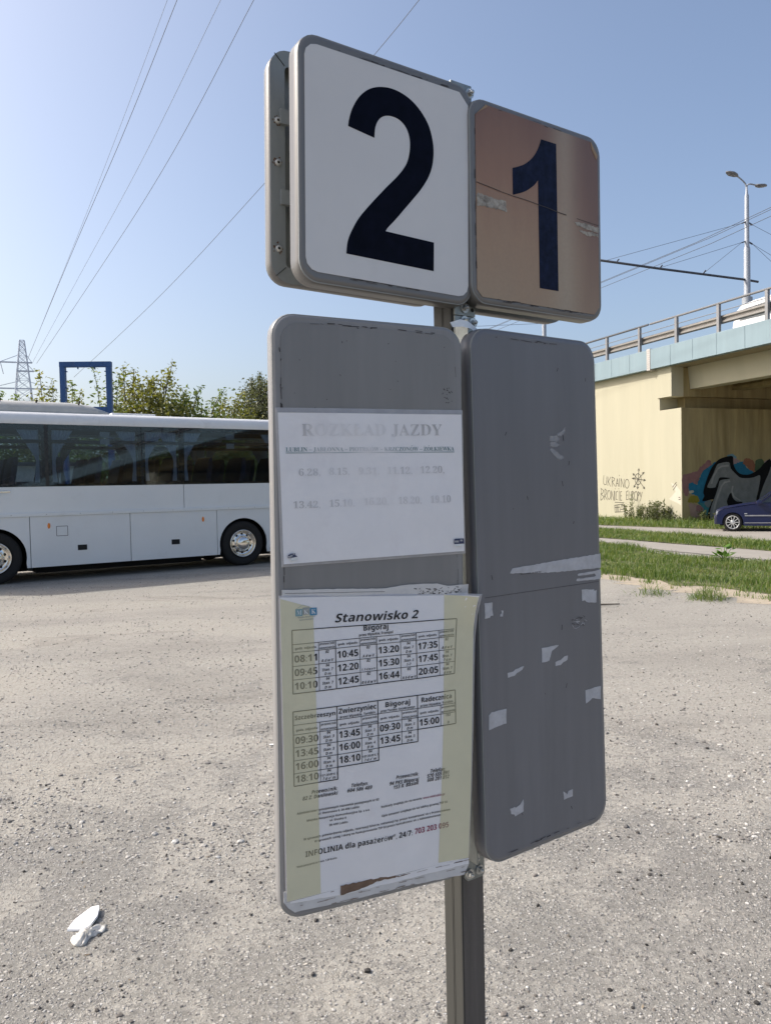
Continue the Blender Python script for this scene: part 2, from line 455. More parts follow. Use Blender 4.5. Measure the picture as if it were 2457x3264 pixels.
TAG = [[[4.93,1.99],[4.96,1.65],[4.87,1.56],[4.75,1.6],[4.71,1.93]],[[4.63,1.92],[4.65,1.53]],[[4.43,1.91],[4.61,1.71],[4.46,1.5]],[[4.34,1.49],[4.34,1.91],[4.16,1.84],[4.2,1.75],[4.34,1.71],[4.12,1.49]],[[4.07,1.49],[3.98,1.83],[3.9,1.49]],[[4.04,1.62],[3.92,1.62]],[[3.82,1.83],[3.83,1.49]],[[3.83,1.98],[3.83,1.95]],[[3.72,1.46],[3.71,1.83],[3.53,1.43],[3.51,1.8]],[[3.18,1.6],[3.2,1.51],[3.25,1.44],[3.31,1.4],[3.37,1.42],[3.43,1.47],[3.45,1.55],[3.45,1.65],[3.42,1.73],[3.37,1.78],[3.3,1.79],[3.24,1.76],[3.2,1.69],[3.18,1.6]],[[5.13,1.41],[5.18,0.86]],[[5.15,1.4],[4.94,1.3],[5.04,1.18],[5.16,1.15],[4.93,1.03],[5.05,0.92],[5.18,0.86]],[[4.9,0.89],[4.85,1.38],[4.72,1.3],[4.78,1.12],[4.88,1.09],[4.7,0.88]],[[4.45,1.11],[4.47,1.01],[4.51,0.94],[4.56,0.91],[4.61,0.92],[4.66,0.97],[4.68,1.06],[4.68,1.16],[4.65,1.24],[4.61,1.3],[4.55,1.31],[4.5,1.27],[4.47,1.2],[4.45,1.11]],[[4.42,0.89],[4.39,1.29],[4.22,0.85],[4.2,1.29]],[[4.16,1.27],[4.16,0.87]],[[4.14,1.41],[4.14,1.37]],[[3.97,1.28],[4.06,1.24],[4.08,0.92],[3.99,0.9]],[[3.86,1.29],[3.87,0.87]],[[3.88,1.4],[3.88,1.37]],[[3.68,1.26],[3.76,1.25],[3.77,0.87],[3.68,0.88]],[[3.76,1.07],[3.69,1.07]],[[3.25,1.29],[3.36,1.26],[3.37,0.9],[3.25,0.92]],[[3.36,1.1],[3.27,1.11]],[[3.19,1.26],[3.21,0.96],[3.15,0.92],[3.05,0.96],[3.03,1.26]],[[2.99,0.86],[2.97,1.28],[2.87,1.21],[2.98,1.1],[2.86,0.88]],[[2.64,1.07],[2.65,0.98],[2.68,0.91],[2.73,0.88],[2.78,0.89],[2.82,0.94],[2.84,1.03],[2.84,1.12],[2.82,1.2],[2.77,1.25],[2.72,1.26],[2.68,1.23],[2.65,1.16],[2.64,1.07]],[[2.63,0.88],[2.6,1.26],[2.5,1.18],[2.6,1.07]],[[2.48,1.24],[2.44,1.05]],[[2.34,1.24],[2.46,0.86]],[[4.15,0.78],[3.54,0.78]],[[4.18,0.65],[3.56,0.72],[3.48,0.38],[4.16,0.34],[4.18,0.65]],[[4.09,0.65],[4.07,0.35]],[[4.0,0.67],[3.98,0.36]],[[4.16,0.55],[3.82,0.57]],[[3.89,0.67],[3.92,0.36]],[[3.69,0.69],[3.83,0.36]],[[3.65,0.69],[3.61,0.53],[3.48,0.48]],[[3.76,0.48],[3.52,0.45]],[[3.52,0.69],[3.43,0.34]],[[0.51,1.44],[0.31,1.62]],[[0.48,1.32],[0.28,1.53]],[[0.18,1.02],[0.1,1.03]],[[0.18,0.93],[0.07,0.96]],[[2.4,1.78],[2.42,1.67],[2.48,1.59],[2.57,1.55],[2.67,1.56],[2.74,1.63],[2.79,1.73],[2.78,1.85],[2.74,1.95],[2.66,2.01],[2.57,2.02],[2.48,1.98],[2.42,1.89],[2.4,1.78]],[[2.59,1.78],[2.53,2.23]],[[2.49,2.15],[2.53,2.23],[2.6,2.16]],[[2.59,1.78],[2.2,2.07]],[[2.24,1.99],[2.2,2.07],[2.32,2.04]],[[2.59,1.78],[2.12,1.73]],[[2.24,1.7],[2.12,1.73],[2.22,1.78]],[[2.59,1.78],[2.17,1.37]],[[2.28,1.41],[2.17,1.37],[2.19,1.45]],[[2.59,1.78],[2.63,1.37]],[[2.68,1.45],[2.63,1.37],[2.56,1.45]],[[2.59,1.78],[2.87,1.44]],[[2.86,1.53],[2.87,1.44],[2.76,1.49]],[[2.59,1.78],[2.97,1.83]],[[2.84,1.85],[2.97,1.83],[2.86,1.78]],[[2.59,1.78],[2.92,2.03]],[[2.8,2.0],[2.92,2.03],[2.89,1.95]]]
FOAM = [[-1.268,2.934],[-1.268,2.98],[-1.264,3.008],[-1.249,3.043],[-1.226,3.08],[-1.197,3.081],[-1.19,3.066],[-1.176,3.008],[-1.183,2.95],[-1.201,2.933]]
NAPKIN = [[-1.231,2.876],[-1.219,2.902],[-1.211,2.924],[-1.175,2.946],[-1.148,2.968],[-1.119,2.936],[-1.137,2.903],[-1.159,2.881],[-1.161,2.842],[-1.178,2.831],[-1.198,2.832],[-1.216,2.851]]
WIRES = [[[-91.18,200.0,36.89],[-37.21,93.26,29.69],[-18.48,56.21,26.89],[-9.78,38.99,26.0]],[[-91.45,200.0,36.19],[-36.61,91.76,29.51],[-19.23,57.45,27.62],[-10.68,40.58,27.0]],[[-90.28,200.0,35.33],[-36.34,93.66,27.58],[-17.01,55.57,24.79],[-7.01,35.85,24.0]],[[-89.09,200.0,35.31],[-31.91,86.19,25.23],[-13.97,50.49,22.35],[-5.02,32.68,22.0]],[[-47.79,120.0,19.61],[-20.73,70.58,18.77],[-6.38,44.36,19.15],[-0.13,32.96,19.75],[1.67,29.66,20.0]]]
# ------------------------------------------------------------------ materials
M = {}
M['sign_paint'] = mat('sign_paint', (0.18, 0.175, 0.17), 0.40, 0.25, 0.06, 9, (0.12, 0.10, 0.09), 0.08, 14, 0.15, 60, 0.001, streak=True)
M['sign_lip'] = mat('sign_lip', (0.26, 0.27, 0.26), 0.5, 0.0, 0.10, 7, (0.10, 0.085, 0.07), 0.10, 10, streak=True)
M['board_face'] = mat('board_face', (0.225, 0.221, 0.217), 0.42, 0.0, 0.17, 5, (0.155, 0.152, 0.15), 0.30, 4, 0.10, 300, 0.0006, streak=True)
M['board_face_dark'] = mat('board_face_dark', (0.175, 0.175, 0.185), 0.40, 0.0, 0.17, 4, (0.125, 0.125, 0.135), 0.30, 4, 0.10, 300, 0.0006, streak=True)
M['board_rim'] = mat('board_rim', (0.245, 0.24, 0.238), 0.42, 0.0, 0.10, 9, (0.08, 0.07, 0.07), 0.12, 12, streak=True)
M['rim_dirt'] = mat('rim_dirt', (0.045, 0.04, 0.04), 0.8, var=0.5, scale=60)
M['plate_white'] = mat('plate_white', (0.66, 0.645, 0.63), 0.32, var=0.03, scale=4, dirt=(0.5, 0.48, 0.45), dirt_amt=0.10, dirt_scale=4)
M['numeral'] = mat('numeral', (0.003, 0.0035, 0.010), 0.30, var=0.4, scale=40, spec=0.06)
M['numeral_worn'] = mat('numeral_worn', (0.009, 0.013, 0.034), 0.38, var=0.5, scale=50, dirt=(0.06, 0.06, 0.075), dirt_amt=0.14, dirt_scale=18, spec=0.08)
M['galv'] = mat('galvanised', (0.30, 0.32, 0.31), 0.45, 0.75, 0.22, 30, (0.14, 0.13, 0.12), 0.10, 20)
M['bolt'] = mat('bolt_zinc', (0.55, 0.55, 0.53), 0.32, 0.85, 0.15, 60)
M['screw'] = mat('screw', (0.55, 0.53, 0.48), 0.4, 0.3, 0.15, 80)
M['rust'] = mat('rust', (0.13, 0.06, 0.03), 0.9, 0, 0.5, 60)
M['hole'] = mat('hole_black', (0.008, 0.008, 0.008), 0.9)
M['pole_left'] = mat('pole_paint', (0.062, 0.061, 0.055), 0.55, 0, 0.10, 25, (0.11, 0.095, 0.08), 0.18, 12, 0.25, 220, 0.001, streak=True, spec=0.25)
M['pole_shade_face'] = mat('pole_paint_shade_face', (0.098, 0.088, 0.081), 0.5, 0, 0.35, 22, (0.16, 0.14, 0.12), 0.12, 10, 0.35, 160, 0.001, streak=True)
M['paper'] = mat('paper', (0.80, 0.79, 0.80), 0.55, 0, 0.03, 12, (0.66, 0.62, 0.63), 0.22, 6, 0.40, 16, 0.004)
M['paper_old'] = mat('paper_old', (0.62, 0.61, 0.60), 0.6, 0, 0.08, 25, (0.25, 0.22, 0.19), 0.16, 20, 0.3, 60, 0.002)
M['scrap'] = mat('paper_scrap', (0.50, 0.50, 0.52), 0.5, 0, 0.12, 40, (0.34, 0.33, 0.33), 0.30, 30, 0.7, 60, 0.004)
M['torn_brown'] = mat('torn_brown', (0.17, 0.11, 0.075), 0.8, 0, 0.35, 60)
M['ink'] = mat('ink', (0.012, 0.011, 0.014), 0.5)
M['ink_red'] = mat('ink_red', (0.27, 0.045, 0.10), 0.5)
M['navy'] = mat('navy_print', (0.03, 0.04, 0.10), 0.4)
M['logo_blue'] = mat('logo_blue', (0.08, 0.26, 0.42), 0.45)
M['logo_teal'] = mat('logo_teal', (0.20, 0.36, 0.40), 0.45)
M['logo_grey'] = mat('logo_grey', (0.34, 0.36, 0.34), 0.45)
M['logo_white'] = mat('logo_white', (0.72, 0.74, 0.74), 0.45)

def faded_ink(name, base, keep, lo, w):
    """print bleached by the weather: the middle of the sheet has gone, the sides are left"""
    m, nt, b = new_mat(name)
    co = objco(nt)
    sx = N(nt, 'ShaderNodeSeparateXYZ'); nt.links.new(co, sx.inputs[0])
    f = noise(nt, mapped(nt, co, (1, 1, .6)), 14.0, 2, 0.5)
    k = math_n(nt, 'ADD', math_n(nt, 'MULTIPLY', math_n(nt, 'ABSOLUTE', math_n(nt, 'ADD', sx.outputs[0], 0.012)), w), math_n(nt, 'MULTIPLY_ADD', f, 2.2, lo))
    k = math_n(nt, 'MULTIPLY', ramp(nt, k, [(0.05, 0.08), (0.85, 1.0)]), keep)
    c = mixc(nt, k, (0.76, 0.75, 0.76), base)
    nt.links.new(c, b.inputs['Base Color'])
    b.inputs['Roughness'].default_value = 0.55
    return m
M['ink_faded'] = faded_ink('ink_faded', (0.27, 0.26, 0.265), 0.66, -1.36, 7.0)
M['ink_teal'] = faded_ink('ink_teal', (0.06, 0.17, 0.19), 0.95, -1.15, 8.0)

def clear_film(name, tint, rough, alpha, filt=(1, 1, 1)):
    """yellowed sticky tape or plastic pocket: part of the light passes straight through"""
    m, nt, b = new_mat(name)
    out = nt.nodes['Material Output']
    tr = N(nt, 'ShaderNodeBsdfTransparent')
    tr.inputs[0].default_value = col4(filt)
    b.inputs['Base Color'].default_value = col4(tint)
    b.inputs['Roughness'].default_value = rough
    mx = N(nt, 'ShaderNodeMixShader')
    f = noise(nt, objco(nt), 25, 4, 0.6)
    nt.links.new(ramp(nt, f, [(0.3, alpha * 0.85), (0.7, min(1, alpha * 1.15))]), mx.inputs[0])
    nt.links.new(tr.outputs[0], mx.inputs[1])
    nt.links.new(b.outputs[0], mx.inputs[2])
    nt.links.new(mx.outputs[0], out.inputs['Surface'])
    return m
M['tape'] = mat('yellowed_tape', (0.66, 0.63, 0.455), 0.35, 0, 0.03, 14, (0.56, 0.52, 0.36), 0.22, 6, 0.25, 18, 0.003)
def taped_ink(name, base, pale):
    """print: paler wherever the milky tape lies over it"""
    m, nt, b = new_mat(name)
    sx = N(nt, 'ShaderNodeSeparateXYZ'); nt.links.new(objco(nt), sx.inputs[0])
    x, z = sx.outputs[0], sx.outputs[2]
    lf = math_n(nt, 'LESS_THAN', math_n(nt, 'MULTIPLY_ADD', z, 0.0142, x), -0.1063)
    rt = math_n(nt, 'GREATER_THAN', math_n(nt, 'MULTIPLY_ADD', z, -0.0348, x), 0.1218)
    nt.links.new(mixc(nt, math_n(nt, 'ADD', lf, rt, None, True), base, pale), b.inputs['Base Color'])
    b.inputs['Roughness'].default_value = 0.5
    return m
M['ink_taped'] = taped_ink('ink_taped', (0.012, 0.011, 0.014), (0.25, 0.235, 0.155))
M['ink_red_taped'] = taped_ink('ink_red_taped', (0.27, 0.045, 0.10), (0.36, 0.25, 0.19))
M['film'] = clear_film('plastic_pocket', (0.62, 0.62, 0.64), 0.22, 0.5)

def rusty_sheet():
    m, nt, b = new_mat('rust_stained_sheet')
    co = objco(nt)
    sx = N(nt, 'ShaderNodeSeparateXYZ')
    nt.links.new(co, sx.inputs[0])
    x, z = sx.outputs[0], sx.outputs[2]
    n1 = noise(nt, mapped(nt, co, (1, 1, 0.25)), 9, 5, 0.6)
    n2 = noise(nt, co, 160, 3, 0.6)
    # brown above, sandy below
    zz = math_n(nt, 'ADD', math_n(nt, 'MULTIPLY', z, 2.6), math_n(nt, 'MULTIPLY_ADD', n1, 0.5, 0.25))
    c = ramp(nt, zz, [(0.05, (0.415, 0.305, 0.20)), (0.38, (0.405, 0.265, 0.163)), (0.62, (0.325, 0.178, 0.110)), (0.95, (0.195, 0.097, 0.069))])
    # purple-brown right edge
    rx = ramp(nt, math_n(nt, 'ADD', math_n(nt, 'MULTIPLY', x, 4.2), math_n(nt, 'MULTIPLY', n1, 0.35)), [(0.45, 0.0), (0.72, 1.0)])
    rz = ramp(nt, math_n(nt, 'MULTIPLY_ADD', z, 2.4, 0.5), [(0.05, 0.35), (0.55, 1.0)])
    c = mixc(nt, math_n(nt, 'MULTIPLY', rx, math_n(nt, 'MULTIPLY', rz, 0.75)), c, (0.17, 0.095, 0.075))
    # pale washed streak right of the numeral
    xs = math_n(nt, 'SUBTRACT', x, 0.062)
    g = math_n(nt, 'MULTIPLY', xs, math_n(nt, 'MULTIPLY', xs, -900.0))
    g = math_n(nt, 'POWER', 2.718, g)
    c = mixc(nt, math_n(nt, 'MULTIPLY', g, 0.60), c, (0.46, 0.39, 0.29))
    ed = math_n(nt, 'MULTIPLY', n2, 0.35)
    c = mixc(nt, ed, c, (0.22, 0.15, 0.11))
    nt.links.new(c, b.inputs['Base Color'])
    b.inputs['Roughness'].default_value = 0.45
    bump(nt, b, n2, 0.12, 0.001)
    return m
M['rusty'] = rusty_sheet()

def ground_mat():
    m, nt, b = new_mat('dusty_asphalt')
    co = objco(nt)
    big = noise(nt, co, 0.55, 5, 0.62, 0.6)
    mid = noise(nt, co, 2.7, 6, 0.68, 0.3)
    fine = noise(nt, co, 30, 6, 0.72)
    grit = noise(nt, co, 240, 3, 0.7)
    def vor(scale):
        v = N(nt, 'ShaderNodeTexVoronoi', feature='F1')
        v.inputs['Scale'].default_value = scale
        nt.links.new(mapped(nt, co, (1, 1, 1)), v.inputs['Vector'])
        s = N(nt, 'ShaderNodeSeparateColor'); nt.links.new(v.outputs['Color'], s.inputs[0])
        return v.outputs['Distance'], s.outputs[0], s.outputs[1]
    d1, r1, q1 = vor(52)
    d2, r2, q2 = vor(135)
    # worn asphalt: grey-brown binder in which stones of differing greys lie bare
    binder = ramp(nt, fine, [(0.3, (0.17, 0.162, 0.145)), (0.7, (0.29, 0.277, 0.252))])
    stone = ramp(nt, r1, [(0.0, (0.20, 0.19, 0.18)), (0.5, (0.30, 0.285, 0.265)), (0.8, (0.40, 0.38, 0.35)), (1.0, (0.54, 0.52, 0.48))])
    in1 = math_n(nt, 'MULTIPLY', ramp(nt, d1, [(0.30, 1.0), (0.42, 0.0)]), ramp(nt, q1, [(0.35, 0.0), (0.45, 1.0)]))
    stone2 = ramp(nt, r2, [(0.0, (0.19, 0.18, 0.17)), (0.6, (0.33, 0.315, 0.29)), (1.0, (0.56, 0.54, 0.50))])
    in2 = math_n(nt, 'MULTIPLY', ramp(nt, d2, [(0.30, 1.0), (0.45, 0.0)]), ramp(nt, q2, [(0.30, 0.0), (0.40, 1.0)]))
    asphalt = mixc(nt, in1, mixc(nt, in2, binder, stone2), stone)
    sand = ramp(nt, fine, [(0.22, (0.24, 0.222, 0.192)), (0.5, (0.345, 0.325, 0.288)), (0.78, (0.41, 0.388, 0.348))])
    # dust lies thicker with distance from the sign (towards the bus and the verge)
    sx = N(nt, 'ShaderNodeSeparateXYZ'); nt.links.new(co, sx.inputs[0])
    far = ramp(nt, math_n(nt, 'MULTIPLY', sx.outputs[1], 0.07), [(0.15, -0.0), (0.6, 1.0)])
    near = ramp(nt, math_n(nt, 'MULTIPLY', sx.outputs[1], 0.1), [(0.22, 1.0), (0.45, 0.0)])
    dm = math_n(nt, 'ADD', math_n(nt, 'MULTIPLY', big, 0.50), math_n(nt, 'MULTIPLY', mid, 0.58))
    dm = math_n(nt, 'ADD', dm, math_n(nt, 'MULTIPLY', far, 0.13))
    dm = math_n(nt, 'ADD', dm, math_n(nt, 'MULTIPLY', near, -0.035))
    dm = math_n(nt, 'ADD', dm, math_n(nt, 'MULTIPLY_ADD', fine, 0.30, -0.15))
    dust = ramp(nt, dm, [(0.500, 0.04), (0.545, 0.35), (0.595, 0.93)])
    c = mixc(nt, dust, asphalt, sand)
    shadow_spk2 = ramp(nt, noise(nt, co, 17, 7, 0.82), [(0.33, 1.0), (0.445, 0.0)])  # dark specks painted in for the shadows of small stones
    c = mixc(nt, math_n(nt, 'MULTIPLY', shadow_spk2, 0.62), c, (0.115, 0.104, 0.09))
    pale = ramp(nt, noise(nt, co, 33, 5, 0.75), [(0.60, 0.0), (0.72, 1.0)])
    c = mixc(nt, math_n(nt, 'MULTIPLY', pale, 0.35), c, (0.56, 0.535, 0.49))
    shadow_spk = ramp(nt, noise(nt, co, 48, 2, 0.5), [(0.30, 1.0), (0.36, 0.0)])  # finer specks, again stone shadows put into the colour
    c = mixc(nt, math_n(nt, 'MULTIPLY', shadow_spk, 0.7), c, (0.07, 0.062, 0.054))
    band = ramp(nt, noise(nt, mapped(nt, co, (0.35, 1.0, 1.0)), 1.1, 6, 0.7, 0.8), [(0.56, 0.0), (0.68, 1.0)])
    c = mixc(nt, math_n(nt, 'MULTIPLY', math_n(nt, 'MULTIPLY', band, 0.55), math_n(nt, 'ADD', fine, .25)), c, (0.15, 0.137, 0.12))
    tone = ramp(nt, noise(nt, mapped(nt, co, (0.22, 0.5, 1.0)), 0.9, 4, 0.6, 1.0), [(0.34, (0.86, 0.855, 0.845)), (0.52, (1.05, 1.045, 1.03)), (0.68, (1.13, 1.115, 1.08))])
    c = mixc(nt, 1.0, c, tone, 'MULTIPLY')
    nt.links.new(c, b.inputs['Base Color'])
    b.inputs['Roughness'].default_value = 0.92
    b.inputs['Specular IOR Level'].default_value = 0.25
    h = math_n(nt, 'ADD', math_n(nt, 'ADD', math_n(nt, 'MULTIPLY', in1, 0.9), math_n(nt, 'MULTIPLY', in2, 0.45)), math_n(nt, 'ADD', math_n(nt, 'MULTIPLY', fine, 1.3), math_n(nt, 'MULTIPLY', grit, 0.35)))
    bump(nt, b, h, 0.8, 0.006)
    return m
M['ground'] = ground_mat()
M['verge'] = mat('verge_soil', (0.11, 0.115, 0.045), 0.95, 0, 0.35, 2.5, (0.29, 0.245, 0.17), 0.30, 1.0, 0.6, 30, 0.02)
M['path'] = mat('path_paving', (0.30, 0.275, 0.24), 0.9, 0, 0.10, 1.2, (0.25, 0.22, 0.19), 0.10, 2.0, 0.3, 60, 0.004)
M['far_land'] = mat('far_land', (0.16, 0.15, 0.09), 0.95, 0, 0.3, 0.05)

# ------------------------------------------------------------------ setting: ground
def sheet(name, poly, z, m, thick=None, kind='structure'):
    mb = MB()
    n = len(poly)
    if thick is None:
        mb.add([(p[0], p[1], z) for p in poly], [tuple(range(n))])
    else:
        mb.rings([[(p[0], p[1], z - thick) for p in poly], [(p[0], p[1], z) for p in poly]], 0, True, False, True, True)
    o = mb.build(name, m)
    # make certain the sheet faces up
    if o.data.polygons[0].normal.z < 0 and thick is None:
        o.data.flip_normals()
    o['kind'] = kind
    return o

sheet('ground', [(-900, -300), (900, -300), (900, 1100), (-900, 1100)], 0.0, M['ground'])

def jag(pts, amp, step, seed):
    """subdivide an outline and make it uneven"""
    rr = random.Random(seed)
    out = []
    for a, b_ in zip(pts, pts[1:] + pts[:1]):
        L = math.hypot(b_[0] - a[0], b_[1] - a[1])
        k = max(1, int(L / step))
        for i in range(k):
            t = i / k
            out.append((a[0] + (b_[0] - a[0]) * t + rr.uniform(-amp, amp), a[1] + (b_[1] - a[1]) * t + rr.uniform(-amp, amp)))
    return out

E = Vector((math.sin(R(-21)), math.cos(R(-21))))       # direction of the viaduct, away
def along(p, d): return (p[0] + E.x * d, p[1] + E.y * d)
# verge nearest the lot, path, second verge, road, third verge up to the wall
VERGE1 = [(3.98, 14.25), (4.57, 13.0), (5.5, 11.4), (6.6, 9.4), (8.3, 6.2), (11.5, 1.0), (13.8, 2.0), (10.2, 9.6), (7.93, 15.85), (6.71, 16.9), (6.07, 21.6), (3.2, 28.3), (-2, 40.5), (-6, 40), (-0.2, 25.5), (2.3, 19.0)]
PATH1 = [(13.8, 2.0), (10.2, 9.6), (7.93, 15.85), (6.71, 18.6), (6.07, 21.6), (3.2, 28.3), (-2, 40.5), (-0.4, 41.0), (4.4, 28.7), (6.47, 23.2), (8.9, 17.8), (11.6, 10.2), (15.4, 2.4)]
VERGE2 = [(15.4, 2.4), (11.6, 10.2), (8.9, 17.8), (6.47, 23.2), (4.4, 28.7), (-0.4, 41.0), (0.9, 41.5), (5.6, 33.6), (7.8, 27.9), (10.24, 20.5), (13.2, 14), (17.5, 4)]
ROAD = [(17.5, 4), (13.2, 14), (10.24, 20.5), (7.8, 27.9), (5.6, 33.6), (0.9, 41.5), (2.2, 42.2), (6.7, 34.2), (8.35, 29.7), (11.03, 25.9), (12.6, 25.6), (24, 29.3), (32, 32), (36, 20), (26, 6)]
VERGE3 = [(2.2, 42.2), (6.7, 34.2), (8.35, 29.7), (11.03, 25.9), (12.6, 25.6), (24, 29.3), (23.5, 35), (11.72, 30.33), (5.3, 47), (0.5, 46)]
sheet('grass_verge', jag(VERGE1, 0.24, 0.45, 1), 0.006, M['verge'])
sheet('path', jag(PATH1, 0.05, 1.0, 2), 0.012, M['path'])
sheet('grass_verge', jag(VERGE2, 0.10, 0.7, 3), 0.018, M['verge'])
sheet('road', jag(ROAD, 0.05, 1.0, 4), 0.024, M['path'])
sheet('grass_verge', jag(VERGE3, 0.08, 0.7, 5), 0.030, M['verge'])

# ------------------------------------------------------------------ the bus stop sign
NPOLE = Vector((0.1225, 1.3666, 0.0))
YAW = R(57)
EX = Vector((math.sin(YAW), math.cos(YAW), 0))
RZ_SIGN = math.atan2(EX.y, EX.x)
sign = thing('bus_stop_sign', 'grey bus stop sign with numbers 2 and 1 above two tall boards', 'bus stop sign', NPOLE, RZ_SIGN)
SIGN_INV = (Matrix.Translation(NPOLE) @ Matrix.Rotation(RZ_SIGN, 4, 'Z')).inverted()

def panel_matrix(c, ex, ez):
    ex = Vector(ex).normalized(); ez = Vector(ez)
    ez = (ez - ex * ez.dot(ex)).normalized()
    y = ez.cross(ex)
    return Matrix(((ex.x, y.x, ez.x, c[0]), (ex.y, y.y, ez.y, c[1]), (ex.z, y.z, ez.z, c[2]), (0, 0, 0, 1)))

def tray(w, h, d, r, mats, name, Mw, back_open=False, bulge=0.006):
    """pressed metal tray: side wall, rolled front edge, flat front; local y points away from the viewer"""
    mb = MB()
    rg = []
    def ring(ins, y):
        return [(p[0], y, p[1]) for p in rrect(w - 2 * ins, h - 2 * ins, max(0.004, r - ins))]
    rg = [ring(0.0, d), ring(0.0, bulge + 0.004), ring(0.0008, bulge), ring(0.0028, 0.0025), ring(bulge, 0.0006), ring(bulge + 0.003, 0.0)]
    mb.rings(rg, 0, True, True)
    # front plate
    fr = [(p[0], 0.0, p[1]) for p in rrect(w - 2 * bulge - 0.006, h - 2 * bulge - 0.006, r - bulge - 0.003)]
    mb.add(fr, [tuple(range(len(fr)))], 0)
    # turned-in lip at the back, with the hollow behind
    lip = 0.026
    back = [ring(0.0, d), ring(lip, d), ring(lip, d - 0.002), ring(0.0015, d - 0.002), ring(0.0015, 0.0025)]
    mb.rings(back, 1, True, False)
    inn = ring(0.0015, 0.0025)
    mb.add(inn, [tuple(range(len(inn)))], 1)
    o = mb.build(name, mats, sign, fix=False)
    bm = bmesh.new(); bm.from_mesh(o.data)
    bmesh.ops.remove_doubles(bm, verts=bm.verts[:], dist=1e-5)
    bmesh.ops.recalc_face_normals(bm, faces=bm.faces[:])
    bm.to_mesh(o.data); bm.free()
    o.matrix_local = SIGN_INV @ Mw
    return o

def flat(name, poly, y, m, parent, thick=0.0008):
    mb = MB()
    mb.prism(poly, y - thick, y)
    o = mb.build(name, m, parent)
    return o

# pole: one grey paint; sun and shade on its faces balanced by separate colours
PW = 0.052
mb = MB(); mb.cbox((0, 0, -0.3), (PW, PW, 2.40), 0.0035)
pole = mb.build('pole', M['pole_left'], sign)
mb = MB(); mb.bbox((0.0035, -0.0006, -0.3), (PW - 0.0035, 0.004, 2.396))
mb.build('pole_front_face', M['pole_shade_face'], sign)
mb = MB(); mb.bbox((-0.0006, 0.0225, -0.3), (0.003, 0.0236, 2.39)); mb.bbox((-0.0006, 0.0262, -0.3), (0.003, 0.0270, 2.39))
mb.build('pole_seam', M['pole_left'], sign)

def bolt(x, z, y=-0.0055, r=0.0066):
    mb = MB()
    mb.lathe([(0.0001, y - 0.0022), (r * 1.35, y - 0.0022), (r * 1.35, y)], 16, 0, 'y', (x, 0, z), False)
    hx = [(x + r * 0.82 * math.cos(R(60 * k + 12)), z + r * 0.82 * math.sin(R(60 * k + 12))) for k in range(6)]
    mb.prism(hx, y - 0.008, y - 0.0022)
    mb.lathe([(0.0001, y - 0.0112), (r * 0.42, y - 0.0110), (r * 0.5, y - 0.0080)], 10, 0, 'y', (x, 0, z))
    return mb.build('bolt', M['bolt'], sign)

def plate(x0, x1, z0, z1, rr=0.0, holes=()):
    mb = MB(); mb.cbox((x0, -0.0052, z0), (x1, -0.0008, z1), 0.001)
    o = mb.build('bracket_plate', M['galv'], sign)
    for hx, hz in holes:
        m2 = MB(); m2.lathe([(0.0001, -0.0056), (0.0036, -0.0056), (0.0036, -0.003)], 14, 0, 'y', (hx, 0, hz))
        m2.build('bolt_hole', M['hole'], o)
    return o
plate(0.004, 0.0505, 1.9995, 2.4055, holes=[(0.044, 2.011), (0.022, 2.395)])
plate(0.004, 0.0505, 1.000, 1.9985, holes=[(0.029, 1.066), (0.029, 1.16), (0.029, 1.10)])
mb = MB(); mb.prism([(0.006, 0.9999), (0.0505, 0.9999), (0.0505, 0.990), (0.046, 0.984), (0.012, 0.984), (0.006, 0.990)], -0.0052, -0.0008)
mb.build('bracket_plate', M['galv'], sign)
for x, z in ((0.026, 2.013), (0.025, 1.990), (0.044, 1.988), (0.028, 1.023), (0.038, 0.999), (0.015, 0.997), (0.045, 2.391)):
    bolt(x, z)
mb = MB(); mb.bbox((0.022, -0.0085, 1.054), (0.040, -0.006, 1.0565)); mb.bbox((0.024, -0.0085, 1.047), (0.0255, -0.006, 1.0605)); mb.bbox((0.030, -0.0085, 1.047), (0.0315, -0.006, 1.0605)); mb.bbox((0.022, -0.0085, 1.0455), (0.042, -0.006, 1.048)); mb.bbox((0.036, -0.0085, 1.0605), (0.043, -0.006, 1.0625))
mb.build('sticker_rest', M['logo_white'], sign, kind='stuff')

# frames of the four panels (fitted to the photograph's perspective)
P2 = panel_matrix((0.0211, 1.2674, 2.2033), (0.8491, 0.5278, -0.0193), (0.0168, 0.0096, 0.9998))
P1 = panel_matrix((0.2973, 1.4372, 2.1959), (0.8288, 0.5595, -0.0021), (0.0014, 0.0017, 1.0))
PL = panel_matrix((-0.0189, 1.219, 1.5002), (0.9079, 0.419, -0.0104), (0.0097, 0.0038, 0.9999))
PR = panel_matrix((0.2856, 1.3943, 1.5055), (0.816, 0.578, 0.004), (-0.0123, 0.0105, 0.9999))

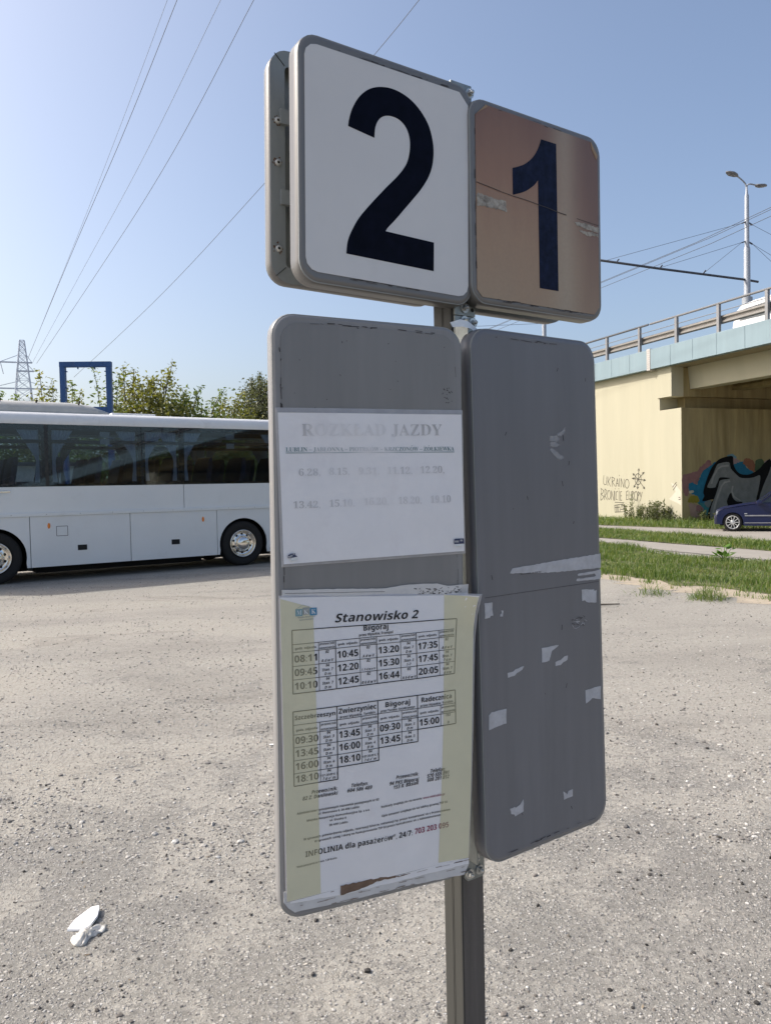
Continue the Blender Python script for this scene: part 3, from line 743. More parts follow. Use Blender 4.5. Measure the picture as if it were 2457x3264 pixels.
# number plates
SP = [M['sign_paint'], M['sign_lip']]
two = tray(0.334, 0.379, 0.030, 0.034, SP, 'number_plate', P2 @ Matrix.Translation((0.001, 0.0008, -0.002)))
two['label'] = 'white number plate with a dark blue 2'
flat('plate_sheet', [(.1370, .1735), (.1555, .1550)] + [(.1350 + .0205 * math.sin(R(a)), -.1535 - .0205 * math.cos(R(a))) for a in (90, 60, 30, 0)] + [(-.1355 - .0205 * math.sin(R(a)), -.1520 - .0205 * math.cos(R(a))) for a in (0, 30, 60, 90)] + [(-.1355 - .0205 * math.cos(R(a)), .1520 + .0205 * math.sin(R(a))) for a in (0, 30, 60, 90)], -0.0003, M['plate_white'], two)
D2 = [(-81.1, 62.3), (-79.2, 74.0), (-73.5, 91.5), (-62.1, 111.3), (-46.9, 126.7), (-29.5, 136.3), (-8.0, 141.5), (13.9, 140.8), (36.1, 134.0), (56.7, 120.1), (73.4, 98.8), (81.8, 69.9), (80.9, 42.2), (73.2, 18.1), (58.4, -5.5), (41.7, -25.9), (23.1, -47.4), (4.9, -68.3), (-8.3, -82.3), (-13.1, -89.2)]
D2b = [(82.6, -91.4), (82.0, -139.2), (-85.6, -136.5)]
D2c = [(-85.6, -136.5), (-82.9, -116.6), (-74.6, -97.4), (-61.3, -75.5), (-40.2, -50.3), (-12.7, -20.1), (11.3, 4.9), (27.5, 26.9), (34.2, 48.6), (34.6, 69.0), (27.8, 85.8), (14.9, 95.4), (-1.1, 97.7), (-15.3, 94.1), (-25.9, 84.8), (-31.8, 71.2), (-33.4, 55.4)]
poly2 = catmull([(a, b_) for a, b_ in D2], 4) + D2b[:2] + catmull(D2c, 4)
flat('numeral', [(p[0] / 1000, p[1] / 1000) for p in poly2], -0.0011, M['numeral'], two, 0.0005)

one = tray(0.336, 0.356, 0.030, 0.034, SP, 'number_plate', P1 @ Matrix.Translation((0.0005, 0.0008, -0.003)))
one['label'] = 'rust stained number plate with a dark 1'
flat('plate_sheet', [(-.1315, .1675), (.1365, .1655), (.1562, .1425), (.1572, -.150), (.1432, -.1655), (-.1455, -.166), (-.1575, -.1545), (-.1555, .1455)], -0.0003, M['rusty'], one)
D1 = [(2.6, 139.2), (41.4, 139.5), (42.8, -132.7), (-6.0, -133.2), (-7.0, 63.2)]
D1b = catmull([(-7.0, 63.2), (-17.0, 52.2), (-33.3, 40.3), (-49.4, 32.0), (-70.4, 24.4)], 4)
D1c = catmull([(-70.2, 71.9), (-51.1, 79.4), (-35.1, 88.5), (-18.7, 102.6), (-6.2, 119.8), (2.6, 139.2)], 4)
poly1 = D1[:4] + D1b + D1c[:-1]
flat('numeral', [(p[0] / 1000, p[1] / 1000) for p in poly1], -0.0011, M['numeral_worn'], one, 0.0005)
# peeled tape residue, split and folded corners on plate 1
def ragged(pts, amp, seed, step=0.004):
    rr = random.Random(seed); out = []
    for a, b_ in zip(pts, pts[1:] + pts[:1]):
        L = math.hypot(b_[0] - a[0], b_[1] - a[1]); k = max(1, int(L / step))
        for i in range(k):
            t = i / k
            out.append((a[0] + (b_[0] - a[0]) * t + rr.uniform(-amp, amp), a[1] + (b_[1] - a[1]) * t + rr.uniform(-amp, amp)))
    return out
M['tape_rest'] = mat('tape_residue', (0.40, 0.36, 0.30), 0.6, 0, 0.3, 90, (0.10, 0.08, 0.06), 0.45, 70, 0.8, 200, 0.002)
flat('tape_residue', ragged([(-.1560, .0080), (-.152, .0125), (-.120, .0095), (-.0880, .0090), (-.0860, -.0090), (-.120, -.0085), (-.1560, -.0095)], .0012, 3), -0.0011, M['tape_rest'], one, 0.0006)
flat('tape_residue', ragged([(.088, .0045), (.120, .006), (.1565, .004), (.1565, -.006), (.110, -.003), (.095, -.001)], .0012, 4), -0.0011, M['tape_rest'], one, 0.0006)
flat('tape_residue', ragged([(.100, -.011), (.130, -.008), (.1565, -.0075), (.1565, -.0145), (.120, -.016)], .0016, 5), -0.0011, M['tape_rest'], one, 0.0006)
mb = MB()
crk = [(-.1565, .0290), (-.125, .0262), (-.10, .0245), (-.07, .0222), (-.04, .0205), (-.012, .0185), (.02, .0165), (.045, .0140), (.066, .0125)]
rr = random.Random(2)
crk = [(a, b_ + rr.uniform(-.0006, .0006)) for a, b_ in crk]
for a, b_ in zip(crk, crk[1:]): line(mb, a[0], a[1], b_[0], b_[1], rr.uniform(.0008, .0016), -0.0021, seg=1)
for a, b_ in zip([(.095, .0115), (.12, .010), (.1565, .0085)], [(.12, .010), (.1565, .0085)]): line(mb, a[0], a[1], b_[0], b_[1], .001, -0.0014, seg=1)
mb.build('sheet_crack', M['rim_dirt'], one, kind='stuff')
M['peel'] = mat('peeled_corner', (0.33, 0.225, 0.135), 0.6)
flat('sheet_corner', [(-.1555, .1455), (-.1315, .1675), (-.128, .1645), (-.150, .1500)], -0.0011, M['peel'], one, 0.001)
flat('sheet_corner', [(.1365, .1655), (.1562, .1425), (.1520, .1350), (.139, .1520)], -0.0011, M['peel'], one, 0.001)

# the two plates on the far side of the post, seen from behind
REAR = P2 @ Matrix.Translation((0.001, 0.106, 0.0)) @ Matrix.Rotation(math.pi, 4, 'Z')
rear2 = tray(0.334, 0.379, 0.030, 0.034, SP, 'number_plate', P2 @ Matrix.Translation((0.001, 0.134, 0.021)) @ Matrix.Rotation(math.pi, 4, 'Z'))
rear1 = tray(0.334, 0.356, 0.030, 0.034, SP, 'number_plate', P1 @ Matrix.Translation((-0.004, 0.128, 0.011)) @ Matrix.Rotation(math.pi, 4, 'Z'))
for z in (0.072, 0.004, -0.135):
    mb = MB()
    mb.lathe([(0.0022, 0.0335), (0.0050, 0.0335), (0.0055, 0.0300)], 14, 0, 'y', (0.154, 0, z))
    mb.lathe([(0.0001, 0.0310), (0.0024, 0.0310)], 14, 1, 'y', (0.154, 0, z))
    o = mb.build('screw', [M['screw'], M['hole']], rear2)
    m2 = MB(); rr = random.Random(int(z * 1e4))
    for k in range(14):
        a, q = rr.uniform(0, 6.28), rr.uniform(.004, .011)
        m2.box((0.155 + q * math.cos(a) * .8, 0.0302, z + q * math.sin(a)), (rr.uniform(.001, .003), .0005, rr.uniform(.001, .003)))
    m2.build('rust_spot', M['rust'], rear2, kind='stuff')
# dark mitre joints of the turned-in lips
mb = MB()
for sx in (1, -1):
    for sz in (1, -1):
        a, b_ = Vector((sx * .159, .0303, sz * .180)), Vector((sx * .141, .0303, sz * .1635))
        mb.bar(a, b_, .0014, .0006)
mb.build('lip_joint', M['hole'], rear2, kind='stuff')
# rails that carry the plates
for name_, Mx, zz in (('plate_rail', P2, (.10, -.03)), ('plate_rail', P1, (.10, -.03))):
    for z in zz:
        mb = MB(); mb.bbox((-.15, 0.030, z - .012), (.155, 0.036, z + .012))
        o = mb.build(name_, M['sign_lip'], sign); o.matrix_local = SIGN_INV @ Mx
        mb = MB(); mb.bbox((-.15, 0.098, z - .012), (.155, 0.104, z + .012))
        o = mb.build(name_, M['sign_lip'], sign); o.matrix_local = SIGN_INV @ Mx

# the two tall boards
BR = [M['board_rim'], M['sign_lip']]
lb = tray(0.328, 0.925, 0.022, 0.036, [M['board_rim'], M['sign_lip']], 'notice_board', PL @ Matrix.Translation((0, 0.0006, 0)), bulge=0.004)
lb['label'] = 'left board with two timetable sheets taped on'
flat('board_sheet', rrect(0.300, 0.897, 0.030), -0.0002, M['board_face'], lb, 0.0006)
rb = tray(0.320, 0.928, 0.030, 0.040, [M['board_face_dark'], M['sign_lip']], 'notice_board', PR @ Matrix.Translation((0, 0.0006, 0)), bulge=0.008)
rb['label'] = 'right board bare except for torn paper scraps'
# grime along the rims
def grime(parent, w, h, seed, n, sides='ltrb', amp=.0012):
    mb = MB(); rr = random.Random(seed)
    for k in range(n):
        s = rr.choice(sides); L = rr.uniform(.003, .022); wd = rr.uniform(.0004, .0014)
        if s in 'lr':
            z = rr.uniform(-h / 2 + .04, h / 2 - .04); x = (w / 2 - .0005 + rr.uniform(-.002, amp)) * (-1 if s == 'l' else 1)
            line(mb, x, z, x + rr.uniform(-.001, .001), z + L, wd, -0.0012, seg=1)
        else:
            x = rr.uniform(-w / 2 + .04, w / 2 - .04); z = (h / 2 - .0005 + rr.uniform(-.002, amp)) * (-1 if s == 'b' else 1)
            line(mb, x, z, x + L, z + rr.uniform(-.001, .001), wd, -0.0012, seg=1)
    return mb.build('grime', M['rim_dirt'], parent, kind='stuff')
grime(lb, .302, .900, 11, 110, 'lllltr')
grime(two, .316, .352, 12, 30, 'tb')
grime(one, .318, .336, 13, 34, 'tbbl')
grime(rb, .300, .900, 14, 22, 'bbt')

SCRAPS = [
 [(-85.1, 37.8), (-78.5, 46.2), (20, 50.5), (157.8, 55.4), (157.2, 28.2), (100, 29), (35.1, 30.2), (-20, 33)],
 [(90.8, 21.6), (157.3, 24.3), (156.3, 6.0), (86.7, 8.5), (88.5, 12.4), (137.9, 12.0), (143, 14.5), (138, 18.2), (92, 17.5)],
 [(100.4, -8.3), (136, -11.8), (137, -15), (142.8, -14), (141.0, -37.9), (113.8, -34.0), (108, -30), (100.9, -31.1)],
 [(-146.7, -8.0), (-129.0, -8.6), (-129.8, -20), (-127.5, -31), (-134, -31.5), (-136, -34), (-147.2, -34.2)],
 [(-108.3, -24.4), (-104.3, -25.1), (-105.3, -34.8), (-111.3, -34.0), (-110.6, -30.5), (-108, -30.2)],
 [(-11.5, -103.9), (32.9, -104.5), (28, -108.2), (14.2, -113.4), (11, -122), (6.8, -130.0), (-11.9, -130.8)],
 [(22.9, -134.8), (38, -133), (48, -128.5), (57.7, -127.1), (56.0, -135.5), (44, -138), (36.2, -143.0), (23.3, -142.0)],
 [(-97.8, -135.5), (-84, -135), (-77.8, -131.9), (-57.5, -129.6), (-62.8, -135.7), (-76, -139), (-81.9, -142.5), (-97.5, -144.1)],
 [(103.3, -200.8), (147.8, -200.1), (146.8, -225.8), (128.2, -221.4), (122, -219), (116, -223), (103.7, -226.7)],
 [(-144.4, -201.1), (-138, -197), (-104.0, -197.2), (-103.5, -199.5), (-105.0, -222.6), (-146.2, -226.3)],
 [(-102.0, -374.1), (-90, -374.5), (-88, -376), (-78, -373), (-68.5, -366.2), (-69.2, -387.3), (-90.1, -391.2), (-92, -387), (-99, -384)],
 [(34.9, -377.9), (43, -384), (45.3, -386.5), (48, -380.5), (59.9, -380.3), (59.5, -392.8), (36.4, -393.6)],
]
for i, P in enumerate(SCRAPS):
    flat('paper_scrap', ragged([(a / 1000, b_ / 1000) for a, b_ in P], .0006, 40 + i, .006), -0.0002, M['scrap'], rb, 0.0006)
M['scuff'] = clear_film('glue_scuff', (0.46, 0.46, 0.47), 0.5, 0.5)
for P in ([(44, 285), (55, 288), (68.2, 297.3), (66.4, 287.7), (56.2, 281), (47, 281)], [(23.6, 279.9), (44, 281), (52.2, 274.4), (46, 270), (26, 272)], [(25, 268), (40, 270), (50, 264), (44, 259), (27, 262)], [(24, 257), (34, 257), (50, 247), (63.1, 240.8), (57, 237), (42, 240), (28, 250)]):
    flat('glue_scuff', ragged([(a / 1000, b_ / 1000) for a, b_ in P], .0012, 77, .004), -0.0002, M['scuff'], rb, 0.0004)
# scribbled silver rag of foil, faint seam, print on the long scrap
mb = MB(); rr = random.Random(5)
for k in range(26):
    x, z = rr.uniform(.069, .108), rr.uniform(-.078, -.060)
    line(mb, x, z, x + rr.uniform(-.012, .012), z + rr.uniform(-.004, .004), rr.uniform(.0005, .0012), -0.0009, 0 if k % 2 else 1, seg=1)
mb.build('foil_remnant', [M['scrap'], M['rim_dirt']], rb, kind='stuff')
mb = MB(); line(mb, -.146, .0012, .150, .0022, .0007, -0.0006); mb.build('board_seam', M['rim_dirt'], rb)
mb = MB(); put_text(mb, 'stanowisk nr TSP 02', -.060, .0335, -.008, .0332, .0024, 'b', -0.0012); mb.build('print', M['ink'], rb, kind='stuff')
mb = MB()
for k in range(16):
    x, z = rr.uniform(-.13, .13), rr.uniform(-.44, .42)
    line(mb, x, z, x + rr.uniform(-.004, .004), z + rr.uniform(.001, .012), rr.uniform(.0006, .0018), -0.0005, seg=1)
mb.build('scratch', M['rim_dirt'], rb, kind='stuff')
mb = MB()
for k in range(22):
    x, z = rr.uniform(-.13, .14), rr.uniform(.33, .43) if k < 8 else rr.uniform(.14, .43)
    line(mb, x, z, x + rr.uniform(-.0015, .0015), z + rr.uniform(.0006, .003), rr.uniform(.0004, .0012), -0.0011, seg=1)
for k in range(16):
    x, z = rr.uniform(.123, .143), rr.uniform(.335, .362)
    line(mb, x, z, x + rr.uniform(-.003, .003), z + rr.uniform(.0006, .003), rr.uniform(.0008, .0018), -0.0011, seg=1)
mb.build('scratch', M['rim_dirt'], lb, kind='stuff')
# the band of tape across the top corner of the left board
mb = MB()
a = [(-.026, -.030, 1.978), (-.012, -.040, 1.983), (.006, -.040, 1.981), (.024, -.034, 1.976), (.042, -.026, 1.970)]
mb.rings([[Vector(p) + Vector((0, 0, 0)) for p in a], [Vector(p) + Vector((0.002, -.004, -.0085 - .0045 * (i in (1, 2, 3)))) for i, p in enumerate(a)]], 0, False, True)
mb.build('tape_strip', M['logo_white'], sign)
# arms that hold the boards to the bracket
for Mx, x0, x1 in ((PL, .06, .16), (PR, -.15, -.05)):
    for z in (.38, -.40):
        mb = MB(); mb.bbox((x0, .022, z - .016), (x1, .027, z + .016)); 
        o = mb.build('board_arm', M['galv'], sign); o.matrix_local = SIGN_INV @ Mx
mb = MB(); mb.bbox((.0045, -.040, 1.030), (.0075, -.0053, 1.985)); mb.build('bracket_flange', M['galv'], sign)
# unseen boards added behind the post; the left one blocks the sun
sun_block_board = tray(0.296, 0.915, 0.022, 0.036, BR, 'notice_board', PL @ Matrix.Translation((0.020, 0.085, 0)) @ Matrix.Rotation(math.pi, 4, 'Z'), bulge=0.004)
rrb = tray(0.310, 0.915, 0.030, 0.040, BR, 'notice_board', PR @ Matrix.Translation((0, 0.125, 0)) @ Matrix.Rotation(math.pi, 4, 'Z'), bulge=0.008)

# ------------------------------------------------------------------ timetable sheets
def world_thing(name, label, cat, Mw, group=None):
    o = thing(name, label, cat, group=group)
    o.matrix_world = Mw
    return o

def sheet_mesh(outline_fn, nx, nz, yfun, m, name, parent, thick=0.0004):
    """grid over the unit square mapped by outline_fn(u,v) -> (x,z)"""
    mb = MB()
    V = []
    for j in range(nz + 1):
        for i in range(nx + 1):
            x, z = outline_fn(i / nx, j / nz)
            V.append((x, yfun(x, z), z))
    Fc = [(j * (nx + 1) + i, j * (nx + 1) + i + 1, (j + 1) * (nx + 1) + i + 1, (j + 1) * (nx + 1) + i) for j in range(nz) for i in range(nx)]
    n = len(V)
    if thick is None:
        mb.add(V, Fc, 0, True)
        return mb.build(name, m, parent, fix=False)
    V2 = [(x, y + thick, z) for x, y, z in V]
    mb.add(V + V2, Fc + [tuple(i + n for i in f)[::-1] for f in Fc], 0, True)
    return mb.build(name, m, parent, fix=False)

def bil(c00, c10, c11, c01):
    def f(u, v):
        return tuple((c00[k] * (1 - u) + c10[k] * u) * (1 - v) + (c01[k] * (1 - u) + c11[k] * u) * v for k in (0, 1))
    return f

PLs = PL @ Matrix.Translation((0, -0.0006, 0))
roz = world_thing('timetable_sheet', 'upper pale timetable sheet on left board with almost faded print', 'timetable sheet', PLs)
def y_roz(x, z): return -0.0022 - 0.0010 * math.sin(x * 31 + z * 9) * math.sin(z * 23 + 1)
sheet_mesh(bil((-.1512, .0845), (.1621, .091), (.158, .3181), (-.1565, .3119)), 20, 16, y_roz, M['paper'], 'paper', roz)
def pocket(inner, outer, yfun, parent):
    """the clear rim of a plastic pocket round a sheet of paper"""
    mb = MB(); rg_ = []
    for q in (inner, outer):
        ring = []
        for a, b_ in zip(q, q[1:] + q[:1]):
            for i in range(12): 
                x, z = a[0] + (b_[0] - a[0]) * i / 12, a[1] + (b_[1] - a[1]) * i / 12
                ring.append((x, yfun(x, z) + (-.0003 if q is inner else .0012), z))
        rg_.append(ring)
    mb.rings(rg_)
    return mb.build('plastic_pocket', M['film'], parent, fix=False)
pocket([(-.1512, .0845), (.1621, .091), (.158, .3181), (-.1565, .3119)], [(-.1548, .0800), (.1650, .0865), (.1608, .3255), (-.1603, .3192)], y_roz, roz)
mb = MB()
for s, x0, z0, x1, z1, cap, st in ROZ_TEXT:
    if st == 's':
        put_text(mb, s, x0 / 1000, z0 / 1000, x1 / 1000, z1 / 1000, cap / 1000 * .96, 's', -.0007, 0, y_roz)
    else:
        put_text(mb, s, x0 / 1000, z0 / 1000, x1 / 1000, z1 / 1000, cap / 1000, 's', -.0007, 1, y_roz)
# accents of the serif capitals, underline
line(mb, -.1455, .2515, .1440, .2560, .0009, -.0007, 1, y_roz, 16)
mb.build('print', [M['ink_faded'], M['ink_teal']], roz, kind='stuff')
mb = MB()
mb.prism([(.1418, .1115), (.144, .1122), (.1600, .1122), (.1604, .1035), (.1416, .1035)], -.0046, -.0042, 0)
mb.prism([(.1420, .1032), (.1600, .1032), (.1580, .0995), (.1430, .0993)], -.0046, -.0042, 1)
put_text(mb, 'BIURO', .1428, .1060, .1500, .1060, .0030, 'b', -.0048, 1)
put_text(mb, '*', .1525, .1050, .1575, .1050, .0060, 'b', -.0048, 1)
mb.build('sticker', [M['navy'], M['logo_white']], roz, kind='stuff')
mb = MB()
mb.prism([(-.1452, .0935), (-.1447, .0985), (-.140, .1002), (-.1335, .1005), (-.1337, .0980), (-.1302, .0955)], -.0046, -.0042, 0)
mb.prism([(-.1420, .0918), (-.1390, .0936), (-.1300, .0952), (-.1290, .0910), (-.1395, .0885)], -.0046, -.0042, 1)
put_text(mb, 'BIURO', -.1435, .0940, -.1375, .0965, .0026, 'b', -.0048, 1)
put_text(mb, '*', -.1362, .0962, -.1335, .0970, .0045, 'b', -.0048, 1)
mb.build('sticker', [M['navy'], M['logo_white']], roz, kind='stuff')

mkk = world_thing('timetable_sheet', 'lower Stanowisko 2 timetable sheet with yellowed tape down both sides', 'timetable sheet', PLs)
def y_mkk(x, z):
    k = max(0.0, (x - .120) / .06) * max(0.0, (z + .06) / .08)
    bow = 0.0055 * max(0.0, math.sin((z + .43) / .45 * math.pi)) * (0.5 + 0.5 * math.sin(x * 9 + 1))
    return -0.0030 - bow - 0.0008 * math.sin(x * 38 + z * 13) - 0.020 * min(1.0, k) ** 2
sheet_mesh(bil((-.1545, -.4285), (.1642, -.4285), (.1790, .0165), (-.1580, .0350)), 26, 34, y_mkk, M['paper'], 'paper', mkk)
pocket([(-.1545, -.4285), (.1642, -.4285), (.1790, .0165), (-.1580, .0350)], [(-.1563, -.4305), (.1658, -.4303), (.1838, .0195), (-.1600, .0378)], y_mkk, mkk)
sheet_mesh(bil((-.1545, -.4283), (-.1001, -.4283), (-.1065, .0160), (-.1580, .0330)), 6, 30, lambda x, z: y_mkk(x, z) - .0004, M['tape'], 'tape_strip', mkk, None)
sheet_mesh(bil((.1070, -.4255), (.1642, -.4285), (.1780, .0145), (.1225, .0205)), 6, 30, lambda x, z: y_mkk(x, z) - .0004, M['tape'], 'tape_strip', mkk, None)
mb = MB()
Y = -.0009
for s, x0, z0, x1, z1, cap, st in MKK_TEXT:
    put_text(mb, s, x0 / 1000, z0 / 1000, x1 / 1000, z1 / 1000, cap / 1000, 'b' if st == 'r' else st, Y, 1 if st == 'r' else 0, y_mkk)
def L(x0, z0, x1, z1, t=.0009): line(mb, x0 / 1000, z0 / 1000, x1 / 1000, z1 / 1000, t, Y, 0, y_mkk, 10)
# first table
cx1 = [-140.5, -98.9, -71.2, -30.5, -1.8, 39.6, 67.9, 110.1, 140.2]
zr1 = [-37.5, -49.6, -70.7, -91.2, -112.0]
L(-140.7, -15.7, 144.6, -20.8, .0014); L(-140.6, -112.4, 138, -111.4, .0014)
L(-140.6, -15.7, -140.6, -112.4, .0014); L(144.6, -20.8, 138.2, -111.4, .0014)
for z in zr1[:-1]: L(-140.5, z, 139.8, z)
for x in cx1[1:-1]: L(x, -37.5, x, -112, .0012 if x in (-71.2, -1.8, 67.9) else .0008)
T1 = [('08:11', ('82', '', 'A d w V')), ('10:45', ('82', '', 'A d w V')), ('13:20', ('94', 'Stan. 7', 'D m')), ('17:35', ('82', '', 'A d w V')),
      ('09:45', ('94', 'Stan. 7', 'D m')), ('12:20', ('82', '', '1, 5 d w e V')), ('15:30', ('94', 'Stan. 3', '1-7')), ('17:45', ('94', 'Stan. 7', '7 d m')),
      ('10:10', ('94', 'Stan. 7', 'D m')), ('12:45', ('82', '', 'B 6 d w V')), ('16:44', ('82', '', 'A 6 d w V')), ('20:05', ('94', 'Stan. 7', 'd n w'))]
def ct(s, xc, z, w, cap, st='b'): ctext(mb, s, xc / 1000, z / 1000, None if w is None else w / 1000, cap / 1000, st, Y, 0, y_mkk, maxw=.0285)
def cells(x0, x1, x2, ztop, zbot, time, ann):
    h = ztop - zbot
    ct(time, (x0 + x1) / 2, zbot + h * .27, (x1 - x0) * .86, 10.8)
    for k, s in enumerate(ann):
        if s: ct(s, (x1 + x2) / 2, ztop - h * (.26 + .315 * k), None, 3.4 if len(s) > 9 else 4.2, 'bi')
def head(x0, x1, x2, ztop, zbot):
    h = ztop - zbot
    ct('godz. odjazdu', (x0 + x1) / 2, zbot + h * .34, (x1 - x0) * .80, 3.4)
    ct('przewoźnik', (x1 + x2) / 2, zbot + h * .62, (x2 - x1) * .90, 3.4, 'bi')
    ct('oznaczenia', (x1 + x2) / 2, zbot + h * .12, (x2 - x1) * .90, 3.4, 'bi')
for c in range(4):
    head(cx1[2 * c], cx1[2 * c + 1], cx1[2 * c + 2], zr1[0], zr1[1])
for i, (t, a) in enumerate(T1):
    c, r_ = i % 4, i // 4
    cells(cx1[2 * c], cx1[2 * c + 1], cx1[2 * c + 2], zr1[r_ + 1], zr1[r_ + 2], t, a)
# second table: four destinations, the columns end one above the other
zr2 = [-160.4, -175.2, -194.7, -214.7, -234.5, -253.6]
cx2 = [-141, -98.9, -71.2, -30.5, -1.8, 39.6, 67.9, 110.1, 138.8]
D = [('Szczebrzeszyn', None, [('09:30', ('94', 'Stan. 3', 'D m')), ('13:45', ('94', 'Stan. 3', 'D m')), ('16:00', ('94', 'Stan. 4', 'D m')), ('18:10', ('94', '1.07-30.09 6, 7', '7 d ę" m'))]),
     ('Zwierzyniec', 'przez Wysokie, Turobin', [('13:45', ('94', 'Stan. 3', 'D m')), ('16:00', ('94', 'Stan. 4', 'D m')), ('18:10', ('94', '1.07-30.09 6, 7', '7 d ę" m'))]),
     ('Biłgoraj', 'przez Turobin, Szczebrzeszyn', [('09:30', ('94', 'Stan. 3', 'D m')), ('13:45', ('94', 'Stan. 3', 'D m'))]),
     ('Radecznica', 'przez Wysokie, Turobin', [('15:00', ('153', '', 'D'))])]
L(-141.2, -139.7, 138.8, -138.9, .0014)
for c, (town, via, rows) in enumerate(D):
    x0, x1, x2 = cx2[2 * c], cx2[2 * c + 1], cx2[2 * c + 2]
    zb = zr2[1 + len(rows)]
    L(x0, -139.5, x0, zb if c == 0 else zr2[1 + len(D[c - 1][2])], .0014)
    L(x1, zr2[0], x1, zb, .0008)
    L(x2, -139.3, x2, zb, .0014)
    for z in zr2[:1 + len(rows)]: L(x0, z, x2, z)
    L(x0, zb, x2, zb, .0014)
    ct(town, (x0 + x2) / 2, -151.5 if via else -152.5, (x2 - x0) * (.92 if c < 2 else .80 if c == 3 else .62), 8.0 if c else 6.6)
    if via: ct(via, (x0 + x2) / 2, -158.6, (x2 - x0) * .86, 3.6)
    head(x0, x1, x2, zr2[0], zr2[1])
    for r_, (t, a) in enumerate(rows): cells(x0, x1, x2, zr2[r_ + 1], zr2[r_ + 2], t, a)
mb.build('print', [M['ink_taped'], M['ink_red_taped']], mkk, kind='stuff')
# the small printed emblem: three squares with letters, a roof line above
mb = MB()
def sq(x0, x1, z0, z1, mi):
    vs = [(x / 1000, y_mkk(x / 1000, z / 1000) + Y, z / 1000) for x, z in ((x0, z0), (x1, z0), (x1, z1), (x0, z1))]
    mb.add(vs, [(0, 1, 2, 3)], mi)
sq(-134.7, -123.8, 4.8, 15.6, 1); sq(-123.4, -112.4, 6.4, 17.4, 2); sq(-112.0, -100.4, 4.6, 16.0, 0)
for s, x in (('M', -129.2), ('K', -118.0), ('K', -106.2)):
    put_text(mb, s, (x - 3.6) / 1000, .0072, (x + 3.6) / 1000, .0072, .0072, 's', Y * 2, 3, y_mkk)
for a, b_ in (((-134, 15.9), (-122.9, 21.6)), ((-122.9, 21.6), (-112, 18))): line(mb, a[0] / 1000, a[1] / 1000, b_[0] / 1000, b_[1] / 1000, .0005, Y, 2, y_mkk, 2)
put_text(mb, 'Miejska Korporacja', -.1310, .0018, -.1035, .0024, .0021, 'b', Y, 4, y_mkk)
put_text(mb, 'Komunikacyjna', -.1285, -.0022, -.1065, -.0016, .0021, 'b', Y, 4, y_mkk)
mb.build('emblem', [M['logo_blue'], M['logo_teal'], M['logo_grey'], M['logo_white'], M['logo_grey']], mkk, kind='stuff')

# remains of older sheets showing above and below
old = world_thing('torn_sheet', 'torn remains of an older white sheet below the lower timetable', 'torn paper', PLs)
flat('paper', ragged([(-.1590, -.4140), (.1650, -.4250), (.1655, -.4420), (.1562, -.4566), (.060, -.4520), (-.050, -.4515), (-.1412, -.4490), (-.152, -.441), (-.1592, -.4300)], .0007, 8, .008), -0.0014, M['paper_old'], old, 0.0006)
flat('paper_layer', ragged([(-.150, -.4165), (.1652, -.4280), (.1654, -.4395), (.030, -.4400), (-.060, -.4395), (-.148, -.4330)], .0006, 9, .008), -0.0020, M['paper'], old, 0.0005)
flat('torn_patch', ragged([(-.0673, -.4240), (-.020, -.4255), (.0290, -.4270), (.0267, -.4318), (-.005, -.4305), (-.0180, -.4345), (-.040, -.4375), (-.0674, -.4390)], .0009, 10, .004), -0.0034, M['torn_brown'], old, 0.0004)
mb = MB()
rr = random.Random(3)
for k in range(40):
    x = rr.uniform(-.14, .16); z = rr.choice((-.4405, -.4300, -.4480)) - (x + .15) * .01 + rr.uniform(-.001, .001)
    line(mb, x, z, x + rr.uniform(.004, .02), z + rr.uniform(-.0006, .0006), rr.uniform(.0003, .0009), -0.0032, seg=1)
mb.build('dirt_line', M['torn_brown'], old, kind='stuff')
old2 = world_thing('torn_sheet', 'torn strip of an older sheet sticking out above the lower timetable', 'torn paper', PLs)
flat('paper', ragged([(-.1540, .0300), (-.1546, .0462), (.017, .0376), (.060, .0415), (.1102, .0391), (.1290, .0345), (.1690, .0350), (.1688, .0120)], .0006, 18, .008), -0.0014, M['paper_old'], old2, 0.0006)
mb = MB()
for k in range(60):
    x = rr.uniform(.07, .155); z = .028 + rr.uniform(-.006, .005)
    line(mb, x, z, x + rr.uniform(-.006, .006), z + rr.uniform(-.0012, .0012), rr.uniform(.0006, .0018), -0.0022, seg=1)
line(mb, -.1500, .0405, .0150, .0325, .0006, -.0022)
mb.build('tear', M['rim_dirt'], old2, kind='stuff')
# ------------------------------------------------------------------ more materials
M['bus_white'] = mat('bus_white', (0.68, 0.70, 0.70), 0.28, 0, 0.03, 1.2, (0.50, 0.50, 0.48), 0.10, 1.5, coat=0.35)
M['bus_roof'] = mat('bus_roof', (0.72, 0.72, 0.71), 0.45, 0, 0.05, 3, (0.42, 0.40, 0.37), 0.16, 3)
M['ac_white'] = mat('ac_white', (0.46, 0.45, 0.42), 0.55, 0, 0.08, 5, (0.33, 0.30, 0.27), 0.25, 4)
M['black_trim'] = mat('black_trim', (0.012, 0.013, 0.016), 0.22, 0, 0.2, 6)
M['black_matt'] = mat('black_matt', (0.012, 0.012, 0.012), 0.85)
M['seam'] = mat('panel_gap', (0.05, 0.05, 0.05), 0.8)
M['rubber'] = mat('tyre_rubber', (0.012, 0.0115, 0.011), 0.85, 0, 0.2, 20, (0.05, 0.045, 0.04), 0.06, 6)
M['chrome'] = mat('chrome', (0.80, 0.77, 0.72), 0.14, 1.0, 0.06, 8)
M['orange'] = mat('marker_orange', (0.75, 0.22, 0.02), 0.3)
M['curtain'] = mat('curtain', (0.66, 0.67, 0.72), 0.9, 0, 0.08, 20)
M['seat'] = mat('seat_fabric', (0.035, 0.045, 0.085), 0.9, 0, 0.2, 20)
